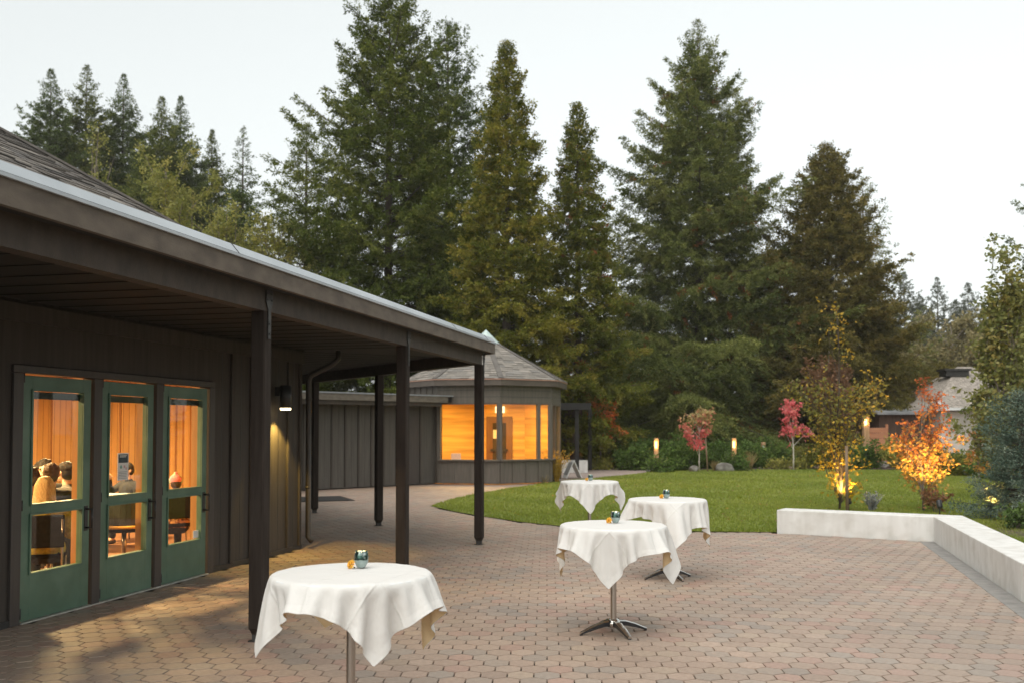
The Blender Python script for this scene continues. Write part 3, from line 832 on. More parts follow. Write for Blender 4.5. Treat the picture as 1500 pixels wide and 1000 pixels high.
def person(label, head, yaw, top, trousers, hair, hairstyle='short', arm=(0, 0), lean=0., skin='skin', hat=None):
    """seated figure; head = world position of the head centre; local +y is the way it faces"""
    k = head[2] / 1.16
    base = (head[0] - .06 * k * -math.sin(yaw), head[1] - .06 * k * math.cos(yaw), 0)
    t = thing('person', label, 'person', base, 'guests seated inside the hall')
    T = Matrix.Translation(base) @ Matrix.Rotation(yaw, 4, 'Z') @ Matrix.Diagonal((k, k, k, 1))
    I3 = Matrix.Identity(3)
    def arms(side, raise_):
        sh = Vector((side * .185, 0, .925))
        if raise_:
            el = Vector((side * .27, .17, .80)); wr = Vector((side * .16, .27, 1.02))
        else:
            el = Vector((side * .25, .07, .66)); wr = Vector((side * .13, .33, .70))
        return sh, el, wr
    body = [('c', (-.08, 0, .52), (.08, 0, .52), .13, .13), ('c', (0, 0, .55), (0, .01, .84), .13, .15), ('c', (-.10, .0, .88), (.10, .0, .88), .095, .095),
            ('c', (0, .012, .93), (0, .035, 1.06), .055, .05)]
    # head with face
    hc = Vector((0, .06, 1.16))
    body += [('e', hc + Vector((0, -.008, .018)), (.077, .095, .098), I3), ('e', hc + Vector((0, .022, -.045)), (.056, .066, .072), I3),
             ('e', hc + Vector((0, .098, -.018)), (.012, .018, .022), I3), ('c', hc + Vector((0, .088, .01)), hc + Vector((0, .104, -.02)), .008, .012),
             ('c', hc + Vector((-.036, .080, .026)), hc + Vector((.036, .080, .026)), .012, .012), ('c', hc + Vector((-.02, .082, -.062)), hc + Vector((.02, .082, -.062)), .010, .010),
             ('e', hc + Vector((0, .072, -.095)), (.022, .020, .018), I3),
             ('e', hc + Vector((.078, -.006, -.005)), (.012, .022, .032), I3), ('e', hc + Vector((-.078, -.006, -.005)), (.012, .022, .032), I3)]
    clo = [('c', (-.08, 0, .52), (.08, 0, .52), .145, .145), ('c', (0, 0, .55), (0, .01, .84), .148, .168), ('c', (-.12, 0, .885), (.12, 0, .885), .108, .108), ('c', (0, .012, .93), (0, .02, .98), .075, .066)]
    for i, side in enumerate((-1, 1)):
        sh, el, wr = arms(side, arm[i])
        body += [('c', sh, el, .045, .038), ('c', el, wr, .038, .026)]
        clo += [('c', sh, el, .066, .052), ('c', el, wr - (wr - el).normalized() * .02, .052, .040)]
        d = (wr - el).normalized(); up = Vector((0, 0, 1)); sx = d.cross(up).normalized()
        palm = wr + d * .05
        body += [('c', wr, palm, .026, .030), ('c', palm - sx * .022, palm + sx * .022, .018, .018)]
        for fi, ln in enumerate((.058, .072, .076, .064)):
            b0 = palm + sx * (-.026 + fi * .0175) + d * .018; b1 = b0 + d * ln * .55 - up * .008; b2 = b1 + d * ln * .4 - up * .022
            body += [('c', b0, b1, .0095, .0088), ('c', b1, b2, .0088, .0075)]
        tb = wr + d * .02 + sx * (-side) * .028
        body += [('c', tb, tb + d * .035 - sx * side * .022, .011, .009)]
        hip = Vector((side * .09, .02, .50)); kn = Vector((side * .12, .43, .51)); an = Vector((side * .12, .42, .09))
        body += [('c', hip, kn, .082, .056), ('c', kn, an, .052, .036)]
    body += [('c', (sd * .12, .42, .07), (sd * .12, .55, .045), .04, .03) for sd in (-1, 1)]
    bo = remeshed(body, .010, 'body', M[skin], t, 2, T)
    remeshed(clo, .014, 'jacket', M[top], t, 2, T)
    tr = []
    for side in (-1, 1):
        hip = Vector((side * .09, .02, .50)); kn = Vector((side * .12, .43, .51)); an = Vector((side * .12, .42, .13))
        tr += [('c', hip, kn, .098, .070), ('c', kn, an, .068, .056)]
    tr += [('c', (-.08, 0, .50), (.08, 0, .50), .14, .14)]
    remeshed(tr, .015, 'trousers', M[trousers], t, 1, T)
    remeshed([('c', (sd * .12, .40, .045), (sd * .12, .57, .036), .045, .036) for sd in (-1, 1)], .012, 'shoe', M['black'], t, 1, T)
    for sd in (-1, 1):
        e = MB(); c = T @ (hc + Vector((sd * .032, .088, .008))); e.ball(c, .011 * k, 10, 8); e.build('eye', M['eye'], t)
    rg = random.Random(len(label))
    h = [('e', hc + Vector((0, -.018, .036)), (.088, .100, .096), I3), ('e', hc + Vector((0, -.045, -.01)), (.083, .078, .085), I3)]
    for _ in range(26):
        a = rg.uniform(0, 6.28); z = rg.uniform(.0, .1)
        c = hc + Vector((math.cos(a) * .078 * math.sqrt(max(0, 1 - (z / .11) ** 2)), -.025 + math.sin(a) * .085 * math.sqrt(max(0, 1 - (z / .11) ** 2)), .035 + z * .9)); h.append(('e', c, (.015, .016, .013), I3))
    if hairstyle == 'long':
        for j in range(17):
            a = R(180 + 12 + j * 9.75); x = math.cos(a) * .085; y = math.sin(a) * .085
            p = hc + Vector((x * .93, y * .93 - .014, .035)); q = hc + Vector((x * 1.12, y * 1.0 - .03, -.10 - .03 * rg.random())); e = q + Vector((x * .45, -.025, -.15 - .06 * rg.random()))
            h += [('c', p, q, .024, .023), ('c', q, e, .024, .012)]
    if hairstyle == 'curly':
        for _ in range(46):
            a = rg.uniform(0, 6.28); z = rg.uniform(-.07, .12); rr = .10 if z < .05 else .07
            h.append(('e', hc + Vector((math.cos(a) * rr, -.035 + math.sin(a) * rr * .9, z)), (.032, .032, .030), I3))
        h = [q for q in h if not (q[1].y > hc.y + .055 and q[1].z < hc.z + .07)]
    if hat:
        hh = [('e', hc + Vector((0, -.012, .055)), (.098, .112, .092), I3), ('c', hc + Vector((-.06, .0, .035)), hc + Vector((.06, 0, .035)), .055, .055), ('e', hc + Vector((0, -.02, .155)), (.035, .035, .032), I3)]
        remeshed(hh, .012, 'knitted_hat', M[hat], t, 1, T)
    remeshed(h, .010, 'hair', M[hair], t, 1, T)
    if hairstyle == 'beard':
        remeshed([('c', hc + Vector((-.05, .05, -.07)), hc + Vector((.05, .05, -.07)), .03, .03), ('c', hc + Vector((-.03, .07, -.095)), hc + Vector((.03, .07, -.095)), .026, .026)], .010, 'beard', M['hair_black'], t, 1, T)
    return t

M['hair_black'] = stdmat('black_hair', (.012, .010, .009), (.03, .024, .02), rough=.45, scale=60, stretch=(3, 3, .6), bump=.6, bscale=120, spec=.12)
M['hair_brown'] = stdmat('dark_brown_hair', (.035, .02, .012), (.075, .042, .024), rough=.45, scale=60, stretch=(3, 3, .6), bump=.6, bscale=120, spec=.12)
M['hair_blonde'] = stdmat('blonde_hair', (.48, .31, .13), (.78, .58, .30), rough=.45, scale=40, stretch=(5, 5, .25), bump=.8, bscale=90, spec=.12)
M['jk_navy'] = stdmat('navy_jacket', (.028, .034, .045), (.042, .048, .06), rough=.8, scale=12, bump=.3, spec=.12)
M['jk_grey'] = stdmat('charcoal_jacket', (.09, .085, .08), (.14, .13, .12), rough=.8, scale=12, bump=.3, spec=.12)
M['jk_black'] = stdmat('black_hoodie', (.014, .014, .015), (.026, .026, .026), rough=.85, scale=12, bump=.3, spec=.12)
M['jk_yellow'] = stdmat('olive_yellow_jumper', (.30, .22, .03), (.46, .36, .06), rough=.9, scale=30, bump=.5, spec=.12)
M['jk_rust'] = stdmat('rust_patterned_top', (.10, .035, .015), (.52, .26, .08), rough=.85, scale=26, lo=.45, hi=.55, spec=.12)
M['jk_cream'] = stdmat('cream_scarf_top', (.50, .40, .24), (.66, .55, .36), rough=.9, scale=14, bump=.4, spec=.12)
M['jeans'] = stdmat('dark_trousers', (.02, .023, .03), (.035, .038, .046), rough=.85, scale=14, spec=.1)
M['knit'] = stdmat('pink_green_knit', (.70, .22, .26), (.30, .48, .30), rough=.9, scale=13, bump=.5, lo=.46, hi=.54)

def HW(x, y, Y): return D(x, y, Y)
person('long haired blonde guest in an olive yellow jumper seen from behind, left door', HW(66, 714, 10.0), R(20), 'jk_yellow', 'jeans', 'hair_blonde', 'long')
person('short brown haired guest in navy facing away behind the blonde guest', HW(76, 694, 11.3), R(10), 'jk_navy', 'jeans', 'hair_brown')
person('black haired guest farthest back in the left door glass', HW(64, 687, 12.6), R(200), 'jk_black', 'jeans', 'hair_black', 'curly')
person('dark haired guest in charcoal and cream turned left, right side of left door glass', HW(95, 691, 11.9), R(75), 'jk_grey', 'jeans', 'hair_black', 'short', (1, 0))
person('curly haired guest in a rust patterned top at the left door edge', HW(48, 702, 10.9), R(-60), 'jk_rust', 'jeans', 'hair_brown', 'curly')
person('guest in a black hoodie sitting behind the linen table with a raised hand', HW(186, 688, 15.0), R(150), 'jk_black', 'jeans', 'hair_black', 'short', (0, 1))
person('guest in a pink and green knitted hat seen through the right door', HW(257, 707, 13.2), R(30), 'jk_rust', 'jeans', 'hair_brown', 'short', hat='knit')

M['black_fabric'] = stdmat('black_fabric', (.012, .012, .012), (.02, .019, .018), rough=.95, scale=30, spec=.05)
def chair(label, x, y, yaw, seat_mat='black_fabric'):
    t = thing('chair', label, 'chair', (x, y, 0), 'chairs inside the hall')
    c, s = math.cos(yaw), math.sin(yaw)
    P = lambda a, b, z: (x + c * a - s * b, y + s * a + c * b, z)
    m = MB(); m.obox(P(0, 0, .43), (c * .21, s * .21, 0), (-s * .20, c * .20, 0), (0, 0, .022)); m.build('seat', M[seat_mat], t, bevel=.015)
    m = MB(); m.obox(P(0, -.22, .68), (c * .21, s * .21, 0), (-s * .014, c * .014, 0), (0, 0, .16)); m.build('backrest', M[seat_mat], t, bevel=.012)
    for a, b, top in ((-.19, .18, .42), (.19, .18, .42), (-.19, -.21, .80), (.19, -.21, .80)):
        m = MB(); m.tube([P(a * 1.05, b * 1.08, .0), P(a, b, .42)] + ([P(a, b - .02, top)] if top > .5 else []), .012, 8); m.build('leg', M['chrome_brushed'], t)
    return t
for lab, px, py, Y, yw in (('black chair under the blonde guest by the left door', 66, 714, 10.0, 20), ('black chair of the guest in navy behind the left door', 76, 694, 11.3, 10),
                           ('black chair at the left door edge under the curly haired guest', 48, 702, 10.9, -60), ('black chair of the guest turned left in charcoal', 95, 691, 11.9, 75),
                           ('black chair of the farthest black haired guest', 64, 687, 12.6, 200), ('black chair under the guest in the knitted hat', 257, 707, 13.2, 30), ('black chair of the guest in the hoodie behind the linen table', 186, 688, 15.0, 150)):
    q = D(px, py, Y); chair(lab, q[0], q[1] - .02, R(yw))

def lounge_chair():
    x, y, _ = D(182, 765, 12.6)
    t = thing('lounge_chair', 'black round backed armchair with curved arms in painted lamplit yellow behind the middle door', 'armchair', (x, y, 0))
    m = MB(); m.lathe([(.0, .40), (.26, .40), (.28, .43), (.27, .47), (.0, .48)], (x, y, 0), 20); m.build('seat', M['black_fabric'], t)
    m = MB()
    for j in range(13):
        a = R(200 + j * 11.7); b = R(200 + (j + 1) * 11.7)
        m.obox((x + .29 * math.cos((a + b) / 2), y + .29 * math.sin((a + b) / 2), .64), (-math.sin((a + b) / 2) * .031, math.cos((a + b) / 2) * .031, 0), (math.cos((a + b) / 2) * .02, math.sin((a + b) / 2) * .02, 0), (0, 0, .15))
    m.build('backrest', M['black'], t)
    for z, r in ((.81, .30), (.47, .31)):
        m = MB(); m.tube([(x + r * math.cos(R(190 + k * 8)), y + r * math.sin(R(190 + k * 8)), z) for k in range(21)], .020, 8); m.build('arm_rail', M['edge_light_yellow'], t)  # yellow colour stands in for lamplight on the chair edges
    m = MB(); m.tube([(x, y, .05), (x, y, .40)], .03, 10); m.build('pedestal', M['chrome_brushed'], t)
    for k in range(5):
        a = R(72 * k); m = MB(); m.tube([(x, y, .07), (x + .27 * math.cos(a), y + .27 * math.sin(a), .025)], [.022, .016], 8); m.build('foot', M['chrome_brushed'], t)
M['edge_light_yellow'] = stdmat('lamplit_edge_yellow', (.60, .34, .06), (.72, .44, .10), rough=.4, scale=6)
lounge_chair()

def linen_table():
    x, y, z = D(186, 711, 14.1)
    t = thing('dining_table', 'long folding table inside the hall behind the middle door', 'table', (x, y, 0))
    m = MB(); m.box((x, y, .735), (1.5, .70, .03)); m.build('tabletop', M['white'], t)
    for a in (-.65, .65):
        for b in (-.28, .28):
            m = MB(); m.tube([(x + a, y + b, 0), (x + a, y + b, .72)], .016, 8); m.build('leg', M['chrome_brushed'], t)
    V, F = [], []; n = 140; rg = random.Random(4)
    mb = MB()
    prof = []
    for i in range(n):
        u = i / n * 4; k = int(u); f = u - k
        cx, cy = [(-1, -1), (1, -1), (1, 1), (-1, 1)][k]; nx, ny = [(1, -1), (1, 1), (-1, 1), (-1, -1)][k]
        prof.append(((cx + (nx - cx) * f) * .76, (cy + (ny - cy) * f) * .36))
    top = [(x + a, y + b, .756) for a, b in prof]
    bot = [(x + a * 1.03 + .02 * math.sin(i * .9), y + b * 1.06 + .02 * math.sin(i * .9), .40 + .012 * math.sin(i * .35)) for i, (a, b) in enumerate(prof)]
    mb.add(top + bot, [tuple(range(n))] + [(i, n + i, n + (i + 1) % n, (i + 1) % n) for i in range(n)])
    tag(mb.build('tablecloth', M['linen'], None, off=(x, y, .756)), 'pale blue grey linen cloth on the table inside the hall', 'tablecloth')
linen_table()

def area_light(name, loc, size, energy, col, rot=(0, 0, 0)):
    l = bpy.data.lights.new(name, 'AREA'); l.energy = energy; l.color = col; l.shape = 'SQUARE'; l.size = size
    o = bpy.data.objects.new(name, l); COL.objects.link(o); o.location = loc; o.rotation_euler = rot; return o
def ceiling_lamps():
    src = None
    for i, (s, t) in enumerate(((-6.6, -2.6), (-3.4, -2.6), (-.6, -3.4), (-6.6, -7), (-2.6, -7), (1.6, -7.4))):
        x, y = FS(s, t)
        tt = thing('ceiling_lamp', 'round warm ceiling lamp inside the timber hall', 'ceiling lamp', (x, y, 2.79), 'ceiling lamps inside the hall')
        MB().lathe([(0, 0), (.20, 0), (.20, -.05), (.185, -.06)], (x, y, 2.795), 24).build('rim', M['black'], tt)
        MB().lathe([(.185, -.055), (.10, -.072), (0, -.078)], (x, y, 2.795), 24).build('diffuser', M['lampshade'], tt)
        area_light('hall_lamp', (x, y, 2.70), .36, HALLW, (1., .66, .30))
HALLW = 185
ceiling_lamps()

# ------------------------------------------------------------------ cocktail tables with cloths
BEND = .07
def drape(cx, cy, ztop, rad, half, rot, seed, wind=(0, 0), n=53):
    """position based cloth: a square sheet falling over a round top"""
    rng = np.random.default_rng(seed)
    g = np.linspace(-half, half, n); GX, GY = np.meshgrid(g, g, indexing='ij')
    c, s = math.cos(rot), math.sin(rot)
    jx, jy = rng.normal(0, .02), rng.normal(0, .02)
    P = np.stack([GX * c - GY * s + jx, GX * s + GY * c + jy, np.full_like(GX, .004)], 2)
    P[..., 2] += rng.normal(0, .002, GX.shape)
    Q = P.copy(); h = g[1] - g[0]
    dt = 1 / 60.
    def proj(a, b, rest, st):
        d = b - a; ln = np.sqrt((d * d).sum(-1, keepdims=True)) + 1e-9
        if st < 0:      # bend: only resist shortening
            k = np.minimum(ln - rest, 0) * (-st)
        else: k = (ln - rest) * st
        cor = d / ln * k * .5
        a += cor; b -= cor
    h2 = h * math.sqrt(2)
    steps = 230
    for it in range(steps):
        V = (P - Q) * .965
        r = np.hypot(P[..., 0], P[..., 1])
        on = (r < rad) & (P[..., 2] < .008)
        V[on] *= .3
        Q = P.copy()
        acc = np.zeros_like(P); acc[..., 2] = -2.6
        off = r > rad
        ph = it * .05
        gust = 1 + .5 * np.sin(GX * 6 + ph) * np.cos(GY * 5 - ph * .7 + seed)
        fade = 1. if it < steps * .8 else .8
        acc[..., 0] += np.where(off, .35 * wind[0] * gust * fade, 0); acc[..., 1] += np.where(off, .35 * wind[1] * gust * fade, 0)
        th_ = np.arctan2(P[..., 1], P[..., 0])
        lift = np.where(off, .9 * np.sin(3 * th_ + seed * 1.7) + .7 * np.sin(5 * th_ + seed * 2.9 + 1) + .35 * np.sin(9 * th_ + seed), 0)
        acc[..., 0] += lift * np.cos(th_); acc[..., 1] += lift * np.sin(th_)
        P = P + V + acc * dt * dt
        for _ in range(10):
            for o0 in (0, 1):
                proj(P[o0:-1:2, :], P[o0 + 1::2, :][:P[o0:-1:2, :].shape[0]], h, 1.)
                proj(P[:, o0:-1:2], P[:, o0 + 1::2][:, :P[:, o0:-1:2].shape[1]], h, 1.)
            for o0 in (0, 1):
                m = P[o0:-1:2, :-1].shape[0]
                proj(P[o0:-1:2, :-1], P[o0 + 1::2, 1:][:m], h2, .45)
                proj(P[o0:-1:2, 1:], P[o0 + 1::2, :-1][:m], h2, .45)
            for o0 in (0, 1, 2, 3):
                a = P[o0:-2:4, :]; m = a.shape[0]; proj(a, P[o0 + 2::4, :][:m], 2 * h, -BEND)
                a = P[:, o0:-2:4]; m = a.shape[1]; proj(a, P[:, o0 + 2::4][:, :m], 2 * h, -BEND)
            r = np.hypot(P[..., 0], P[..., 1])
            top = (r < rad) & (P[..., 2] < .004) & (P[..., 2] > -.05)
            edge = top & (r > rad - .012) & (P[..., 2] < -.012)
            P[..., 2] = np.where(top & ~edge, .004, P[..., 2])
            low = (r < rad + .006) & (P[..., 2] <= -.012) & (r > rad * .55) & (P[..., 2] > -.05)
            f = np.where(low, (rad + .006) / np.maximum(r, 1e-6), 1.)
            P[..., 0] *= f; P[..., 1] *= f
    gu = np.gradient(P, axis=0); gv = np.gradient(P, axis=1)
    nn = np.cross(gu, gv); nn /= np.linalg.norm(nn, axis=-1, keepdims=True) + 1e-9
    ii = np.minimum(np.arange(n), n - 1 - np.arange(n)); rim = np.minimum(ii[:, None], ii[None, :])
    P = P + nn * np.where(rim < 2, .0045, np.where(rim == 2, .0005, 0))[..., None]
    P[..., 0] += cx; P[..., 1] += cy; P[..., 2] += ztop
    return P

def make_table(label_t, cx, cy, rotc, seed, feet, wind, label_c, label_v, label_f, vot, half=.622, rad=.44, H=.885):
    t = thing('cocktail_table', label_t, 'table', (cx, cy, 0), 'white clothed pedestal tables')
    m = MB(); m.lathe([(0, -.03), (rad - .01, -.03), (rad, -.02), (rad, -.006), (rad - .006, 0), (0, 0)], (cx, cy, H), 48); m.build('tabletop', M['white'], t)
    m = MB(); m.lathe([(.025, .09), (.025, H - .06)], (cx, cy, 0), 24); m.build('pedestal', M['chrome_brushed'], t)
    m = MB(); m.lathe([(.026, H - .11), (.036, H - .11), (.036, H - .06), (.15, H - .035), (.15, H - .031), (0, H - .031)], (cx, cy, 0), 24); m.build('top_plate', M['plastic'], t)
    m = MB(); m.lathe([(0, .05), (.052, .05), (.058, .075), (.055, .10), (.042, .115), (.025, .118)], (cx, cy, 0), 24); m.build('hub', M['chrome'], t)
    for a in feet:
        a = R(a); d = Vector((math.cos(a), math.sin(a), 0)); s = Vector((-d.y, d.x, 0))
        prof = [(.04, .105, .060, .030), (.10, .100, .058, .028), (.19, .072, .036, .024), (.275, .036, .012, .019), (.30, .026, .006, .016)]
        vs = []; c0 = Vector((cx, cy, 0))
        for q, zt, zb, hw in prof:
            p = c0 + d * q
            vs += [p + s * hw + Vector((0, 0, zb)), p - s * hw + Vector((0, 0, zb)), p - s * hw + Vector((0, 0, zt - .008)), p - s * hw * .36 + Vector((0, 0, zt)), p + s * hw * .36 + Vector((0, 0, zt)), p + s * hw + Vector((0, 0, zt - .008))]
        fs = []
        for i in range(4):
            for j in range(6): fs.append((i * 6 + j, i * 6 + (j + 1) % 6, i * 6 + 6 + (j + 1) % 6, i * 6 + 6 + j))
        fs += [(5, 4, 3, 2, 1, 0), (24, 25, 26, 27, 28, 29)]
        foot = MB().add(vs, fs).build('foot', [M['chrome'], M['plastic']], t)
        for p in foot.data.polygons:
            j = p.index % 6
            if p.index < 24 and j in (0, 1, 5): p.material_index = 1
        g = MB(); p = c0 + d * .292; g.lathe([(0, 0), (.014, 0), (.014, .008), (0, .008)], (p.x, p.y, .0), 12); g.build('glide', M['plastic'], foot)
    P = drape(cx, cy, H + .002, rad, half, rotc, seed, wind)
    n = P.shape[0]
    idx = np.arange(n * n).reshape(n, n)
    F = np.stack([idx[:-1, :-1], idx[1:, :-1], idx[1:, 1:], idx[:-1, 1:]], -1).reshape(-1, 4)
    o = np_mesh('tablecloth', P.reshape(-1, 3), F, [M['cloth'], M['cloth_back_shade']], smooth=True, off=(cx, cy, H))
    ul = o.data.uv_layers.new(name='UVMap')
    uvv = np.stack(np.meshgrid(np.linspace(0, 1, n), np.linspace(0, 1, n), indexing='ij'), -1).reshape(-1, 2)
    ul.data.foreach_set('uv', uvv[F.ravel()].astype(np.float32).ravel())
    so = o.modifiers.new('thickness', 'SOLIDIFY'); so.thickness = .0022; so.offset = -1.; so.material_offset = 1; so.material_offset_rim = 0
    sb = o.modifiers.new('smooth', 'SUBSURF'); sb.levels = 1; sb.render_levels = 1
    tag(o, label_c, 'tablecloth', 'white square tablecloths')
    # votive
    vx, vy = cx + vot[0], cy + vot[1]; z = H + .011
    v = thing('votive_holder', label_v, 'candle holder', (vx, vy, z), 'votive candle holders')
    MB().lathe([(0, .002), (.020, .0), (.026, .008), (.037, .028), (.0405, .045)], (vx, vy, z), 28).build('base_glass', M['frost'], v)
    MB().lathe([(.0405, .045), (.0405, .056), (.038, .078), (.035, .094), (.0335, .094), (.0365, .076), (.038, .05), (.033, .03), (0, .012)], (vx, vy, z), 28).build('bowl', M['mercury'], v)
    ca = MB(); ca.lathe([(0, .02), (.026, .02), (.026, .060), (0, .058)], (vx, vy, z), 20); cb = ca.build('candle', M['wax'], v)
    MB().lathe([(.0015, .060), (.0055, .068), (.0045, .078), (.0008, .092)], (vx, vy, z), 10).build('flame', M['flame'], cb)
    pl = bpy.data.lights.new('candle_light', 'POINT'); pl.energy = .35; pl.color = (1, .62, .25); pl.shadow_soft_size = .006
    po = bpy.data.objects.new('candle_light', pl); COL.objects.link(po); po.location = (vx, vy, z + .10)
    # flower head lying beside it
    fx, fy = vx - .056, vy - .012
    f = thing('flower', label_f, 'flower', (fx, fy, z), 'orange flower heads on the tables')
    rg = random.Random(seed)
    pm = MB()
    ax = Vector((-.55, -.75, .35)).normalized(); u = ax.cross(Vector((0, 0, 1))).normalized(); w2 = ax.cross(u)
    for ring, (nn, rr, ln) in enumerate(((12, .008, .024), (10, .006, .019), (7, .003, .013))):
        for k in range(nn):
            a = 2 * math.pi * k / nn + ring * .3 + rg.uniform(-.1, .1)
            dd = u * math.cos(a) + w2 * math.sin(a); tt = ax.cross(dd)
            c0 = Vector((fx, fy, z + .019)) + ax * (.004 * ring)
            pp = [c0 + dd * rr - tt * .003, c0 + dd * (rr + ln * .6) - tt * .0055 + ax * (.003 + .004 * ring), c0 + dd * (rr + ln) + ax * .002 * ring, c0 + dd * (rr + ln * .6) + tt * .0055 + ax * (.003 + .004 * ring), c0 + dd * rr + tt * .003]
            pp = [Vector((q.x, q.y, max(q.z, z - .006))) for q in pp]
            pm.poly(pp)
    pm.build('petals', M['petal'], f)
    MB().ball(Vector((fx, fy, z + .019)) + ax * .006, .0085, 10, 8).build('flower_centre', M['petal_dark'], f)
    sm = MB(); sm.tube([Vector((fx, fy, z + .017)) - ax * .002, Vector((fx, fy, z + .010)) - ax * .016, Vector((fx + .02, fy + .016, z - .002))], .0035, 6); sm.build('stalk', M['stalk'], f)
    return t
M['petal'] = stdmat('orange_petals', (.72, .30, .02), (.80, .46, .04), rough=.7, scale=60)
M['petal_dark'] = stdmat('dark_flower_centre', (.40, .12, .01), (.5, .18, .02), rough=.8, scale=60)
M['stalk'] = stdmat('green_stalk', (.06, .10, .03), (.10, .15, .05), rough=.7, scale=30)
T1, T2, T3, T4 = (-.885, 5.52), (.84, 8.30), (1.76, 11.32), (1.18, 15.20)
make_table('pedestal table nearest the camera in front of the timber posts', *T1, R(45 + 25), 1, (20, 110, 200, 290), (.25, -.15), 'white cloth with blown corners on the table nearest the camera', 'silvered votive candle holder on the nearest table', 'orange flower head beside the votive on the nearest table', (.03, .16), half=.612)
make_table('pedestal table standing second nearest on the brick paving, steel base in full view', *T2, R(45 - 12), 2, (20, 110, 200, 290), (.55, -.15), 'white cloth on the second nearest table with its right corner hanging lowest', 'silvered votive candle holder on the second nearest table', 'orange flower head beside the votive on the second nearest table', (.03, .10))
make_table('pedestal table behind and right of the second nearest, at the lawn edge', *T3, R(45 - 6), 3, (25, 115, 205, 295), (.35, -.1), 'white cloth on the table at the right by the lawn edge', 'silvered votive candle holder on the table at the right', 'orange flower head beside the votive on the table at the right', (.00, .07))
make_table('farthest pedestal table by the grass in front of the round pavilion', *T4, R(45 - 3), 4, (15, 105, 195, 285), (.2, -.1), 'white cloth on the farthest table by the grass', 'silvered votive candle holder on the farthest table', 'orange flower head beside the votive on the farthest table', (.02, .07))

# ------------------------------------------------------------------ concrete seat wall
def seat_wall():
    w = thing('seat_wall', 'long low angled concrete bench wall between the patio and the lawn', 'bench wall', (W1[0], W1[1], 0))
    th = .46; hgt = .375
    def off(a, b):
        d = (Vector(b) - Vector(a)).normalized(); return Vector((-d.y, d.x))
    pts = [Vector(W0), Vector(W1), Vector(W2), Vector(W3) + Vector((.0, 0))]
    outs = []
    for i, p in enumerate(pts):
        ns = []
        if i > 0: ns.append(off(pts[i - 1], p))
        if i < len(pts) - 1: ns.append(off(p, pts[i + 1]))
        if len(ns) == 2:
            m = (ns[0] + ns[1]).normalized(); q = p + m * th / m.dot(ns[0])
        else: q = p + ns[0] * th
        outs.append(q)
    c = sum(outs, Vector((0, 0))) / 4
    for i in range(3):
        MB().prism([pts[i], pts[i + 1], outs[i + 1], outs[i]], -.05, hgt).build('wall_segment', M['concrete'], w, bevel=.012)
    return w
seat_wall()

